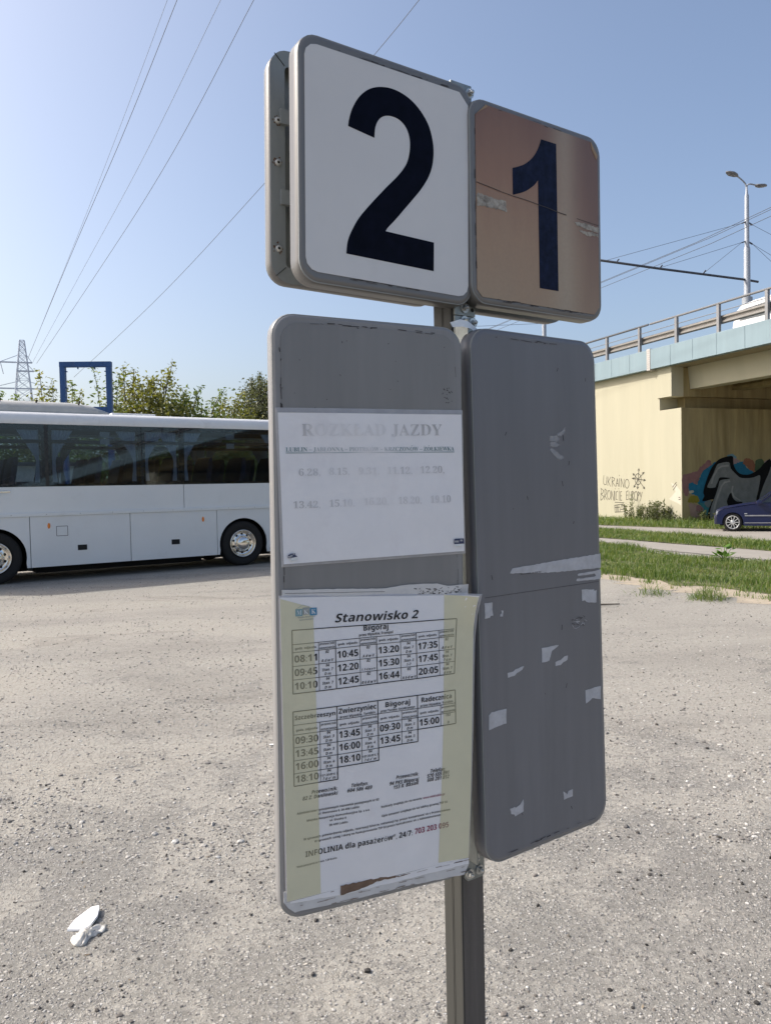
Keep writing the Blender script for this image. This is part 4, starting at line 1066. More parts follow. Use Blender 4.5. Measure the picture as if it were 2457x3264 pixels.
M['bus_inside'] = mat('bus_inside', (0.07, 0.07, 0.08), 0.8, 0, 0.1, 3)
M['notice'] = mat('notice_paper', (0.62, 0.58, 0.55), 0.6)

def glass(name, tint, trans):
    m, nt, b = new_mat(name)
    out = nt.nodes['Material Output']
    tr = N(nt, 'ShaderNodeBsdfTransparent'); tr.inputs[0].default_value = col4(tuple(t * trans for t in tint))
    gl = N(nt, 'ShaderNodeBsdfGlossy'); gl.inputs['Roughness'].default_value = 0.015
    gl.inputs['Color'].default_value = (0.95, 0.97, 1, 1)
    fr = N(nt, 'ShaderNodeFresnel'); fr.inputs['IOR'].default_value = 1.52
    mx = N(nt, 'ShaderNodeMixShader')
    nt.links.new(fr.outputs[0], mx.inputs[0]); nt.links.new(tr.outputs[0], mx.inputs[1]); nt.links.new(gl.outputs[0], mx.inputs[2])
    nt.links.new(mx.outputs[0], out.inputs['Surface'])
    return m
M['glass_dark'] = glass('tinted_glass', (0.80, 0.91, 1.0), 0.78)
M['glass_clear'] = glass('clear_glass', (0.93, 0.97, 0.97), 0.82)

# ------------------------------------------------------------------ the coach
BUS_RZ = R(90 - 56)
bus = thing('coach', 'white coach parked on the dusty lot with dark tinted windows', 'bus', (-3.164, 17.137, 0), BUS_RZ)
BL, BRr, BW = -7.05, 3.3, 2.42       # front end, rear end, width (x along the side, y away)
def arc(cx_, cz_, r_, a0, a1, n=16):
    return [(cx_ + r_ * math.cos(R(a0 + (a1 - a0) * i / n)), cz_ + r_ * math.sin(R(a0 + (a1 - a0) * i / n))) for i in range(n + 1)]
SK, RAIL0, RAIL1, WB, WT = 0.285, 1.262, 1.332, 1.835, 3.035
WX = (0.0, -5.0)
def side_panel(poly, name, m, y0=0.0, y1=0.035, lab=None):
    mb = MB(); mb.prism(poly, y0, y1)
    o = mb.build(name, m, bus)
    if lab: o['label'] = lab
    return o
g = 0.006
def arch_panel(x0, x1, cx_):
    a = arc(cx_, 0.50, 0.565, 180 + 12, -12, 22)
    a = [(cx_ - 0.565, SK)] + [p for p in a if p[1] > SK] + [(cx_ + 0.565, SK)]
    return [(x0, SK)] + a + [(x1, SK), (x1, RAIL0), (x0, RAIL0)]
side_panel(arch_panel(-4.37 - (7.05 - 4.37) + .02, -4.37 - g, -5.0), 'wheel_arch_panel', M['bus_white'])
side_panel(arch_panel(-0.617 + g, 2.2, 0.0), 'wheel_arch_panel', M['bus_white'])
side_panel([(2.2 + 2 * g, SK), (BRr - .02, SK + .05), (BRr - .02, RAIL0), (2.2 + 2 * g, RAIL0)], 'rear_side_panel', M['bus_white'])
door_a = side_panel([(-4.37 + g, SK), (-2.480 - g, SK), (-2.480 - g, RAIL0), (-4.37 + g, RAIL0)], 'luggage_door', M['bus_white'])
door_b = side_panel([(-2.480 + g, SK), (-0.617 - g, SK), (-0.617 - g, RAIL0), (-2.480 + g, RAIL0)], 'luggage_door', M['bus_white'])
for d_, x in ((door_a, -3.425), (door_b, -1.545)):
    mb = MB(); mb.cbox((x - .088, -0.008, .570), (x + .088, 0.004, .675), .006)
    mb.build('latch_recess', M['black_matt'], d_)
for x in (-4.03, -0.93):
    mb = MB(); mb.lathe([(0.0001, -.018), (.022, -.017), (.03, 0)], 14, 0, 'y'); 
    o = mb.build('marker_light', M['orange'], bus); o.location = (x, 0, 1.075); o.scale = (.9, 1, 1.9)
mb = MB()
fx0, fx1, fz0, fz1 = -3.895, -3.69, .872, 1.058
for a, b_ in (((fx0, fz0), (fx1, fz0)), ((fx1, fz0), (fx1, fz1)), ((fx1, fz1), (fx0, fz1)), ((fx0, fz1), (fx0, fz0))):
    line(mb, a[0], a[1], b_[0], b_[1], .009, -0.0012, seg=1)
mb.build('fuel_flap', M['seam'], door_a)
# rail, upper panels
mb = MB(); mb.cbox((BL + .02, -0.022, RAIL0 + .002), (BRr - .02, 0.02, RAIL1), .008)
rail = mb.build('rub_rail', M['bus_white'], bus)
for k in range(16):
    m2 = MB(); m2.lathe([(0.0001, -.0245), (.006, -.0240), (.007, -.021)], 8, 0, 'y', (BL + .5 + k * .62, 0, RAIL0 + .036))
    m2.build('rivet', M['seam'], rail)
side_panel([(BL + .02, RAIL1), (-1.335 - g, RAIL1), (-1.335 - g, WB), (BL + .02, WB)], 'upper_panel', M['bus_white'], 0.012, 0.05)
side_panel([(-1.335 + g, RAIL1), (BRr - .02, RAIL1), (BRr - .02, WB), (-1.335 + g, WB)], 'upper_panel', M['bus_white'], 0.012, 0.05)
mb = MB(); mb.cbox((-4.98, -.012, 1.735), (-4.69, .014, 1.765), .006); mb.build('handle', M['chrome'], bus)
# dark backing behind the panel gaps, wheel housings, floor
mb = MB()
mb.bbox((-4.43, .036, SK + .03), (-.57, .07, RAIL0)); mb.bbox((BL + .1, .051, RAIL0), (BRr - .1, .08, WB - .01))
for cx_ in WX:
    # open-sided housing: top and back walls only
    mb.bbox((cx_ - .62, .60, .2), (cx_ + .62, .66, RAIL0)); mb.bbox((cx_ - .62, .036, 1.10), (cx_ + .62, .60, RAIL0))
    mb.bbox((cx_ - .66, .036, .22), (cx_ - .60, .60, RAIL0)); mb.bbox((cx_ + .60, .036, .22), (cx_ + .66, .60, RAIL0))
mb.bbox((-4.3, .07, .40), (-.7, BW - .07, .5)); mb.bbox((-6.8, .75, .16), (3.0, 1.75, .5)); mb.bbox((-4.2, .5, .13), (-.8, 1.9, .40))  # lower boxes added to keep the gap under the coach dark
mb.build('underbody_and_fill', M['black_matt'], bus)
# window band: black surround, glass panes, pillars
mb = MB()
PIL = [(-7.0, -6.86), (-4.12, -3.93), (-2.27, -2.13), (-1.42, -1.30), (.93, 1.07), (3.1, 3.25)]
for a, b_ in PIL: mb.bbox((a, .016, WB), (b_, .05, WT))
mb.bbox((BL + .05, .014, WT - .085), (BRr - .04, .05, WT)); mb.bbox((BL + .05, .014, WB), (BRr - .04, .05, WB + .05))
mb.build('window_frame', M['black_trim'], bus)
for i in range(len(PIL) - 1):
    mb = MB(); mb.bbox((PIL[i][1] - .06, .006, WB + .004), (PIL[i + 1][0] + .06, .0125, WT - .004))
    mb.build('window_pane', M['glass_dark'], bus)
# roof and far side, front, rear: cross section swept along the length
def bus_sec(x, sc=1.0, top=1.0):
    P = [(0.012, WT), (0.004, WT + .03), (0.010, 3.13), (0.045, 3.215), (0.11, 3.262), (0.40, 3.30), (BW / 2, 3.325), (BW - .40, 3.30), (BW - .11, 3.262), (BW - .045, 3.215), (BW - .010, 3.13), (BW - .004, WT)]
    return [(x, BW / 2 + (y - BW / 2) * sc, WT + (z - WT) * top) for y, z in P]
mb = MB(); mb.rings([bus_sec(BL, .93, .55), bus_sec(BL + .12, .985, .9), bus_sec(BL + .35), bus_sec(BRr - .3), bus_sec(BRr - .1, .985, .92), bus_sec(BRr, .95, .6)], 0, False, True)
mb.build('roof', M['bus_roof'], bus)
mb = MB()
mb.bbox((BL + .1, BW - .035, SK), (BRr - .1, BW, WB + .03)); mb.bbox((BL + .1, BW - .035, WT - .08), (BRr - .1, BW - .002, WT + .02))
FP = [(-7.0, -6.7), (-5.25, -5.05), (-3.55, -3.35), (-1.85, -1.65), (-.15, .05), (1.55, 1.75), (3.1, 3.25)]
for a, b_ in FP: mb.bbox((a, BW - .035, WB), (b_, BW, WT))
mb.build('far_side', M['bus_white'], bus)
for i in range(len(FP) - 1):
    m2 = MB(); m2.bbox((FP[i][1], BW - .02, WB + .03), (FP[i + 1][0], BW - .014, WT - .08))
    m2.build('window_pane', M['glass_dark'], bus)
mb = MB()
mb.rings([[(BL + .08, .02, SK), (BL + .08, BW - .02, SK), (BL + .08, BW - .02, 1.4), (BL + .08, .02, 1.4)], [(BL - .06, .12, SK + .03), (BL - .06, BW - .12, SK + .03), (BL - .03, BW - .12, 1.38), (BL - .03, .12, 1.38)]], 0, True, False, True, True)
mb.build('front_panel', M['bus_white'], bus)
mb = MB(); mb.add([(BL + .02, .05, 1.40), (BL + .02, BW - .05, 1.40), (BL + .16, BW - .06, WT + .05), (BL + .16, .06, WT + .05)], [(0, 1, 2, 3)]); mb.build('windscreen', M['glass_dark'], bus)
mb = MB(); mb.bbox((BRr - .1, .02, SK + .05), (BRr - .02, BW - .02, 1.85)); mb.bbox((BRr - .1, .05, 1.85), (BRr - .04, BW - .05, 3.12)); mb.build('rear_panel', M['bus_white'], bus)
# interior
mb = MB(); mb.bbox((BL + .2, .06, 1.28), (BRr - .15, BW - .05, 1.32)); mb.bbox((BL + .4, .05, WT - .03), (BRr - .15, BW - .05, WT + .005))
mb.bbox((BL + .6, .06, 2.68), (BRr - .2, .34, 2.74)); mb.bbox((BL + .6, BW - .34, 2.68), (BRr - .2, BW - .06, 2.74))
mb.build('cabin_lining', M['bus_inside'], bus)
for k in range(11):
    x = -5.9 + k * .78
    for y in (.12, 1.36):
        mb = MB(); mb.cbox((x, y, 1.32), (x + .46, y + .92, 1.78), .05)
        mb.rings([[(x + .40, y + .03, 1.75), (x + .52, y + .03, 1.75), (x + .52, y + .89, 1.75), (x + .40, y + .89, 1.75)],
                  [(x + .50, y + .02, 2.25), (x + .60, y + .02, 2.25), (x + .60, y + .90, 2.25), (x + .50, y + .90, 2.25)],
                  [(x + .55, y + .10, 2.42), (x + .62, y + .10, 2.42), (x + .62, y + .82, 2.42), (x + .55, y + .82, 2.42)]], 0, True, False, False, True)
        mb.build('seat', M['seat'], bus)
def curtain(x0, x1, xt, y, name='curtain'):
    """pleated cloth, gathered towards xt at the bottom"""
    mb = MB(); nx, nz = 22, 10; V = []
    for j in range(nz + 1):
        t = j / nz
        w = max(0.16, 1 - 1.25 * min(1, t * 1.25)) if t < .7 else .16 + .25 * (t - .7)
        for i in range(nx + 1):
            u = i / nx
            x = xt + (x0 + (x1 - x0) * u - xt) * w
            V.append((x, y + .022 * math.sin(u * 38) * (0.5 + .5 * w), WT - .10 - t * 1.02))
    mb.add(V, [(j * (nx + 1) + i, j * (nx + 1) + i + 1, (j + 1) * (nx + 1) + i + 1, (j + 1) * (nx + 1) + i) for j in range(nz) for i in range(nx)], 0, True)
    return mb.build(name, M['curtain'], bus, fix=False)
for a, b_ in PIL[1:5]:
    curtain(a - .42, a - .02, a - .02, .11); curtain(b_ + .02, b_ + .42, b_ + .02, .11)
for a, b_ in FP[1:6]:
    curtain(a - .45, a - .02, a - .02, BW - .12); curtain(b_ + .02, b_ + .45, b_ + .02, BW - .12)
for x, z in ((-3.02, 2.80), (-3.02, 2.66), (-.35, 2.80), (-.35, 2.60)):
    mb = MB(); mb.bbox((x, .016, z), (x + .19, .019, z + .115)); mb.build('window_notice', M['notice'], bus)
# wheels
def bus_wheel(x, y=.06):
    w = bpy.data.objects.new('wheel', None); COL.objects.link(w); w.parent = bus; w.location = (x, y, .5)
    mb = MB(); mb.lathe([(.30, .02), (.36, -.015), (.44, -.02), (.485, .0), (.50, .04), (.50, .24), (.485, .28), (.30, .28)], 40, 0, 'y')
    mb.build('tyre', M['rubber'], w)
    mb = MB(); mb.lathe([(.303, .015), (.305, -.022), (.292, -.026), (.280, -.010), (.262, .03), (.225, .05), (.205, .045), (.165, .035), (.150, .02), (.145, -.03), (.130, -.05), (.06, -.065), (.0001, -.066)], 40, 0, 'y')
    mb.build('rim', M['chrome'], w)
    for k in range(10):
        a = R(36 * k + 18)
        m2 = MB(); m2.lathe([(.0001, .0405), (.026, .0405), (.028, .050)], 12, 0, 'y', (.205 * math.cos(a), 0, .205 * math.sin(a)))
        m2.build('hand_hole', M['black_matt'], w)
        a = R(36 * k)
        m2 = MB(); m2.lathe([(.0001, .010), (.013, .012), (.014, .034)], 8, 0, 'y', (.172 * math.cos(a), 0, .172 * math.sin(a)))
        m2.build('wheel_nut', M['chrome'], w)
    return w
for x in WX:
    bus_wheel(x)
    mb = MB(); mb.lathe([(.30, 0), (.48, .0), (.50, .04), (.50, .24), (.48, .28), (.0001, .28)], 32, 0, 'y', (x, BW - .36, .5)); mb.build('far_wheel', M['rubber'], bus)
mb = MB(); mb.lathe([(.0001, -.06), (.03, -.06), (.035, .05)], 12, 0, 'y', (.66, 0, .36)); mb.build('exhaust_tip', M['chrome'], bus)
# roof unit and hatch
mb = MB()
def acs(x, s, h): return [(x, 1.21 + (y - 1.21) * s, 3.30 + (z - 3.30) * h) for y, z in ((.32, 3.27), (.30, 3.36), (.38, 3.47), (.60, 3.53), (1.82, 3.53), (2.04, 3.47), (2.12, 3.36), (2.10, 3.27))]
mb.rings([acs(-7.0, .8, .3), acs(-6.6, 1, 1), acs(-3.45, 1, 1), acs(-3.05, .97, .82), acs(-2.72, .9, .25)], 0, False, True, False, True)
ac = mb.build('air_conditioner', M['ac_white'], bus)
for k in range(9):
    m2 = MB(); m2.box((-5.25 - k * .16, .52, 3.512), (.05, .16, .012), Matrix.Rotation(R(-20), 3, 'X')); m2.build('vent_slot', M['black_matt'], ac)
for x in (-3.3, -4.1, -4.75):
    m2 = MB(); m2.box((x, .45, 3.50), (.03, .16, .012), Matrix.Rotation(R(-30), 3, 'X')); m2.build('clip', M['black_matt'], ac)
mb = MB(); mb.cbox((-2.58, .75, 3.30), (-1.65, 1.65, 3.375), .02); mb.build('roof_hatch', M['bus_roof'], bus)

# pale building added behind the coach so its windows show bright patches
kio = thing('added_building', 'added low beige building that shows pale through the coach windows', 'building', (-13.6, 26.0, 0), R(34))
mb = MB(); mb.bbox((-4.2, -1.5, 0), (3.2, 1.5, 2.62)); mb.build('wall', mat('added_building_wall', (0.60, 0.53, 0.43), 0.9, 0, .06, 1), kio)
mb = MB(); mb.bbox((-4.4, -1.7, 2.625), (3.4, 1.7, 2.74)); mb.build('roof', M['bus_inside'], kio)
for x in (-2.6, 1.0):
    mb = MB(); mb.bbox((x - .6, -1.53, 1.0), (x + .6, -1.503, 2.1)); mb.build('window', M['black_trim'], kio)

# ------------------------------------------------------------------ the viaduct
VRZ = R(90 + 21)
V0 = (11.696, 30.393, 0.0)
via = thing('viaduct', 'yellow concrete road viaduct with light blue edge and graffiti below', 'bridge', V0, VRZ)
# local x: along the bridge to the far left, y: outwards to the lot, z: up
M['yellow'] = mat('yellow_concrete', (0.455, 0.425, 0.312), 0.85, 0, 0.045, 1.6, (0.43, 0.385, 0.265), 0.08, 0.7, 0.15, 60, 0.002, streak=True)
M['yellow_shade_stain'] = mat('yellow_concrete_shade_stained', (0.36, 0.29, 0.145), 0.85, 0, 0.26, 2.4, (0.22, 0.155, 0.065), 0.32, 1.6, 0.15, 60, 0.002, streak=True)  # streaky stains on a base darkened for the shade under the deck
M['fascia'] = mat('blue_fascia', (0.225, 0.305, 0.34), 0.6, 0, 0.06, 2.2, (0.31, 0.37, 0.395), 0.12, 1.4, streak=True)
M['rail_grey'] = mat('rail_galvanised', (0.25, 0.25, 0.255), 0.5, 0.35, 0.1, 8)
M['guard'] = mat('guard_rail', (0.27, 0.255, 0.235), 0.5, 0.35, 0.12, 4)
M['guard_dark'] = mat('rivet_dark_grey', (0.10, 0.095, 0.09), 0.7)  # dark grey of the joint cover rivets
M['deck'] = mat('deck_concrete', (0.30, 0.25, 0.16), 0.9)
M['joint'] = mat('joint_cover', (0.48, 0.45, 0.42), 0.6, 0, 0.1, 12)
FB, FT = 6.255, 7.055
ab = MB()
# outer face with the stepped-down bearing seat at the corner
ab.prism([(.004, -.6), (.004, 4.555), (1.22, 4.555), (1.22, 5.06), (1.32, 5.06), (1.32, 6.30), (26, 6.30), (26, -.6)], 0.0, -.9)
wall = ab.build('abutment', M['yellow'], via)
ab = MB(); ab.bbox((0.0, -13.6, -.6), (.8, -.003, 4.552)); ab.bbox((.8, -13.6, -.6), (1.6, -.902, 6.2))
wall2 = ab.build('abutment_front', M['yellow_shade_stain'], via)
ab = MB(); ab.prism([(.48, 5.06), (.48, 6.25), (1.318, 6.25), (1.318, 5.06)], .05, -.55)
ab.build('end_block', M['yellow'], via)
ab = MB(); ab.bbox((.50, -13.6, 5.065), (1.25, -.552, 6.22)); ab.build('end_diaphragm', M['yellow_shade_stain'], via)
for q in (-1.2, -3.4, -5.6, -7.8, -10.0, -12.2):
    gb = MB()
    # I-girder: web and lower flange, running over the road
    gb.prism([(0, 0)], 0, 0) if False else None
    prof = [(-.32, 5.37), (.32, 5.37), (.32, 5.52), (.12, 5.70), (.12, 6.0), (.42, 6.12), (.42, 6.24), (-.42, 6.24), (-.42, 6.12), (-.12, 6.0), (-.12, 5.70), (-.32, 5.52)] if q != -1.2 else [(-.32, 5.37), (.30, 5.37), (.42, 6.24), (-.42, 6.24)]
    gb.rings([[(.49, q + a, b_) for a, b_ in prof], [(-22, q + a, b_) for a, b_ in prof]], 0, True, False, True, True)
    gb.build('girder', M['yellow'] if q == -1.2 else M['yellow_shade_stain'], via)
def zo(s): return 0.0 if s > -22 else (s + 22) * 0.105
RS = [-95, -80, -66, -44, -22]
def slab(name, m, y0, y1, z0, z1, xs_):
    """deck-wide slab that follows the ramp"""
    mb = MB()
    for a, b_ in zip(xs_, xs_[1:]):
        mb.rings([[(a, y0, z0 + zo(a)), (a, y1, z0 + zo(a)), (a, y1, z1 + zo(a)), (a, y0, z1 + zo(a))], [(b_, y0, z0 + zo(b_)), (b_, y1, z0 + zo(b_)), (b_, y1, z1 + zo(b_)), (b_, y0, z1 + zo(b_))]], 0, True, False, True, True)
    return mb.build(name, m, via)
slab('deck', M['deck'], -13.4, .02, 6.245, 6.60, RS + [0.47]); slab('deck', M['deck'], -13.4, .02, 6.31, 6.60, [.47, 60])
slab('carriageway', mat('bridge_asphalt', (0.07, 0.07, 0.07), 0.9), -13.2, -.3, 6.602, 6.70, RS + [60])
for x in (-22, -44, -58):
    mb = MB(); mb.bbox((x - .6, -12.6, 4.5 + zo(x)), (x + .6, -.6, 5.36 + zo(x)))
    for q in (-2.2, -6.7, -11.2): mb.lathe([(.5, -.3), (.5, 4.5 + zo(x))], 20, 0, 'z', (x, q, 0))
    mb.build('pier', M['yellow'], via)
slab('span', M['yellow_shade_stain'], -13.0, -.9, 5.40, 6.24, [-58, -44, -22.05])
mb = MB(); mb.bbox((26, -13.0, -.6), (60, -.05, 6.3)); mb.build('ramp_wall', M['yellow'], via)
mb = MB(); mb.prism([(-95, -.6), (-58, -.6), (-58, 6.24 + zo(-58)), (-95, 6.24 + zo(-95))], -13.0, -.05); mb.build('ramp_wall', M['yellow'], via)
# blue edge panels, each its own piece, and the joint cover
joints = [-95, -80, -66, -55, -44, -36, -29, -22, -18.2, -14.6, -11.9, -9.6, -7.5, -6.1, -4.75, -3.45, -2.15, -.95, .25, 1.415]
for a, b_ in list(zip(joints, joints[1:])) + [(a, b_) for a, b_ in zip([1.60, 2.7, 3.9, 5.05, 6.2, 7.6, 9.2, 11, 14, 18, 23, 30, 40], [2.7, 3.9, 5.05, 6.2, 7.6, 9.2, 11, 14, 18, 23, 30, 40, 59])]:
    mb = MB(); mb.cbox((a + .006, .021, FB), (b_ - .006, .30, FT), .012)
    mb.v = [(v[0], v[1], v[2] + zo(v[0])) for v in mb.v]
    mb.build('edge_panel', M['fascia'], via)
mb = MB(); mb.bbox((1.405, .05, FB - .04), (1.61, .318, FT + .03))
jc = mb.build('joint_cover', M['joint'], via)
m2 = MB()
for k in range(4):
    for j in range(9):
        m2.bbox((1.43 + k * .048, .3185, FB + .05 + j * .085), (1.445 + k * .048, .3205, FB + .065 + j * .085))
m2.build('rivet_pattern', M['guard_dark'], jc, kind='stuff')
# railing
posts = [4.45 + 2.17 * k for k in range(-44, 18)]
rg_v, rg_f = None, None
for s in posts:
    z_ = zo(s)
    mb = MB(); mb.bbox((s - .06, .145, FT - .05 + z_), (s + .06, .155, 8.10 + z_)); mb.bbox((s - .06, .05, FT - .05 + z_), (s - .050, .145, 8.10 + z_)); mb.bbox((s + .050, .05, FT - .05 + z_), (s + .06, .145, 8.10 + z_)); mb.bbox((s - .10, .03, FT - .002 + z_), (s + .10, .20, FT + .025 + z_))
    mb.bbox((s - .05, -.10, 7.44 + z_), (s + .05, .05, 7.62 + z_))
    mb.build('railing_post', M['rail_grey'], via)
mb = MB(); mb.tube([(60, .12, 8.13), (1.72, .12, 8.13)], .045, 8); mb.build('top_rail', M['rail_grey'], via)
mb = MB(); mb.tube([(1.60, .12, 8.13), (-21, .12, 8.13), (-23, .12, 8.13 + zo(-23)), (-95, .12, 8.13 + zo(-95))], .045, 8); mb.build('top_rail', M['rail_grey'], via)
mb = MB(); mb.tube([(60, .10, 7.84), (-21, .10, 7.84), (-23, .10, 7.84 + zo(-23)), (-95, .10, 7.84 + zo(-95))], .016, 6); mb.build('mid_rail', M['rail_grey'], via)
W = [(-.02, 7.40), (-.095, 7.44), (-.095, 7.50), (-.02, 7.535), (-.02, 7.59), (-.095, 7.625), (-.095, 7.685), (-.02, 7.72)]
prof = [(-.08 - a, z) for a, z in W]
for i in range(len(posts) - 1):
    a, b_ = posts[i] + .01, posts[i + 1]
    mb = MB(); mb.rings([[(x, y_, z_ + zo(x)) for y_, z_ in prof] + [(x, y_ - .006, z_ + zo(x)) for y_, z_ in prof[::-1]] for x in (a, b_)], 0, True, False, True, True)
    mb.build('guard_rail_beam', M['guard'], via)
# paint on the wall
GC = {'pink': (0.28, 0.15, 0.15), 'blue': (0.025, 0.16, 0.28), 'cream': (0.5, 0.45, 0.36), 'teal': (0.05, 0.20, 0.22), 'olive': (0.27, 0.23, 0.04), 'pale': (0.36, 0.25, 0.21), 'sky': (0.16, 0.29, 0.36), 'mauve': (0.33, 0.24, 0.25), 'orange': (0.28, 0.13, 0.08), 'green': (0.08, 0.12, 0.07), 'black': (0.008, 0.008, 0.009), 'grey': (0.21, 0.22, 0.225), 'grey2': (0.16, 0.19, 0.20), 'light': (0.33, 0.33, 0.33)}
GM = {k: mat('spray_' + k, v, 0.7, 0, 0.18 if k != 'black' else 0.1, 3, tuple(c * .8 for c in v), 0.2, 4, spec=0.08) for k, v in GC.items()}
def smooth_poly(p):
    return catmull([tuple(q) for q in p], 3, True)
mur = MB()
keys = list(GC)
for i, (c, pts) in enumerate(GRAFFITI):
    pp = smooth_poly(pts) if c not in ('light',) else pts
    if c in ('pink', 'pale', 'mauve', 'orange', 'sky', 'blue', 'teal', 'green', 'olive'): pp = ragged(pp, .022, i, .05)
    x = -0.0012 - i * 0.0006
    mur.add([(x, -t, z) for t, z in pp], [tuple(range(len(pp)))], keys.index(c))
mur.build('mural', [GM[k] for k in keys], wall2, fix=False, kind='stuff')
M['scrawl'] = mat('black_marker', (0.045, 0.04, 0.03), 0.7, 0, 0.4, 30)
mb = MB()
for i, s in enumerate(TAG):
    w_ = .030 if i > 36 else .026
    for a, b_ in zip(s, s[1:]):
        L_ = math.hypot(b_[0] - a[0], b_[1] - a[1])
        ex_, ez_ = (b_[0] - a[0]) / max(L_, 1e-6) * .012, (b_[1] - a[1]) / max(L_, 1e-6) * .012
        line(mb, a[0] - ex_, a[1] - ez_, b_[0] + ex_, b_[1] + ez_, w_, 0.003 + .0003 * (i % 7), seg=1)
mb.build('scrawl', M['scrawl'], wall, fix=False, kind='stuff')
mb = MB()
M['overpaint'] = mat('whitewash', (0.56, 0.52, 0.42), 0.8, 0, .05, 3)
mb.prism([(.62, 1.62), (.30, 1.50), (.05, 1.25), (.05, .70), (.20, .78), (.72, .95), (.35, 1.25)], 0.0001, .002)
mb.build('whitewash', M['overpaint'], wall)

# ------------------------------------------------------------------ lamps and trolley wires over the viaduct
M['lamp_grey'] = mat('lamp_pole_paint', (0.36, 0.38, 0.41), 0.5, 0.1, 0.05, 5)
M['lamp_head'] = mat('lamp_head', (0.20, 0.20, 0.21), 0.5)
M['wire'] = mat('wire', (0.07, 0.075, 0.09), 0.6)
M['wire_far'] = mat('wire_far', (0.20, 0.23, 0.28), 0.7)
lamp = thing('street_lamp', 'double armed street lamp on the viaduct carrying the trolley wires', 'street lamp', (16.95, 36.0, 6.70), 0)
def tb(name, pts, r_, m, parent, n=10):
    mb = MB(); mb.tube(pts, r_, n); return mb.build(name, m, parent)
tb('pole', [(0, 0, 0), (0, 0, .05), (0, 0, 5.62), (0, 0, 5.75), (0, 0, 8.05), (0, 0, 8.15), (0, 0, 8.45)], [.17, .15, .14, .105, .095, .06, .045], M['lamp_grey'], lamp, 14)
mb = MB(); mb.cbox((-.22, -.22, 2.6), (.22, .22, 3.1), .02); mb.lathe([(.23, 2.9), (.23, 3.4)], 14, 0, 'z'); mb.build('pole_base', M['lamp_grey'], lamp)
tb('lamp_arm', catmull([(0, 0, 8.40), (-.08, -.03, 8.60), (-.28, -.10, 8.76), (-.55, -.20, 8.90)], 5), .035, M['lamp_grey'], lamp, 8)
tb('lamp_arm', catmull([(0, 0, 8.40), (.05, .02, 8.55), (.20, .08, 8.62), (.55, .2, 8.60)], 5), .035, M['lamp_grey'], lamp, 8)
def head_(p, q, name='lamp_head'):
    mb = MB(); p, q = Vector(p), Vector(q); d = q - p; sd = Vector((-d.y, d.x, 0)).normalized()
    up = Vector((0, 0, 1))
    rg = []
    for t, w_, h_ in ((0, .06, .05), (.2, .15, .07), (.55, .20, .075), (.85, .13, .05), (1, .02, .02)):
        c = p + d * t
        rg.append([c + sd * w_ + up * h_ * .3, c + up * h_, c - sd * w_ + up * h_ * .3, c - sd * w_ * .9 - up * h_ * .5, c + sd * w_ * .9 - up * h_ * .5])
    mb.rings(rg, 0, True, True, True, True); return mb.build(name, M['lamp_head'], lamp)
head_((-.50, -.18, 8.89), (-1.12, -.40, 9.02)); head_((.50, .18, 8.60), (1.12, .40, 8.62))
for z in (5.95, 6.83):
    mb = MB(); mb.bar((-.28, -.1, z - .06), (0, 0, z + .05), .05); mb.bar((0, 0, z + .05), (.30, .1, z - .08), .05); mb.build('stay_bracket', M['wire'], lamp)
tb('cable_arm', [(0.6, .2, 4.16), (0, 0, 4.21), (-4.5, -1.4, 4.42), (-7.9, -2.6, 4.57)], .055, M['wire'], lamp, 8)
for (p, q) in (((-.28, -.1, 5.90), (-4.49, -1.4, 4.48)), ((-.28, -.1, 5.90), (-2.29, -.7, 4.38)), ((-.28, -.1, 6.78), (-7.2, -2.3, 4.58)), ((.30, .1, 5.88), (4.5, 1.5, 4.1)), ((.30, .1, 6.76), (5.5, 1.9, 5.0)), ((.30, .1, 5.88), (3.0, 1.0, 4.0))):
    tb('stay_wire', [p, q], .009, M['wire'], lamp, 5)
for p in ((-6.63, -2.1, 4.56), (-4.49, -1.4, 4.46), (-2.29, -.75, 4.36)):
    mb = MB(); mb.bar(Vector(p) + Vector((-.05, 0, -.02)), Vector(p) + Vector((.07, .02, .13)), .05); mb.build('insulator', M['wire'], lamp)
def vp(s, q, z):
    """viaduct coordinates to world"""
    c, s_ = math.cos(VRZ), math.sin(VRZ)
    return (V0[0] + c * s - s_ * q, V0[1] + s_ * s + c * q, z)
lamp2 = thing('street_lamp', 'farther lamp post seen through the gap under the number 1 plate', 'street lamp', (10.88, 52.0, 6.7), 0)
tb('pole', [(0, 0, 0), (0, 0, 5.62), (0, 0, 5.75), (0, 0, 8.05), (0, 0, 8.45)], [.14, .14, .105, .095, .045], M['lamp_grey'], lamp2, 12)
tb('lamp_arm', [(0, 0, 8.40), (-.28, -.10, 8.76), (-.9, -.30, 8.95)], .035, M['lamp_grey'], lamp2, 8)
tb('lamp_arm', [(0, 0, 8.40), (.28, .10, 8.66), (.9, .30, 8.65)], .035, M['lamp_grey'], lamp2, 8)
tb('stay_wire', [(0, 0, 5.7), (-9, -2.0, 5.1)], .014, M['wire_far'], lamp2, 5)
for i, (dz, dq) in enumerate(((0, 0), (-.30, .1), (-.33, .9))):
    mb = MB()
    P = [vp(-30, -3.4 + dq, 12.75 + dz), vp(-6, -3.4 + dq, 12.42 + dz), vp(1.6, -3.2 + dq, 12.0 + dz), vp(30, -2.4 + dq, 11.6 + dz), vp(90, -1, 11.3 + dz)]
    mb.tube(P, .011, 6)
    o = mb.build('trolley_wire', M['wire'])
    tag(o, ['upper of the trolley wires crossing the lamp post above the viaduct', 'middle trolley wire crossing the lamp post above the viaduct', 'lowest trolley wire passing behind the lamp post'][i], 'wire', 'trolley wires over the viaduct')

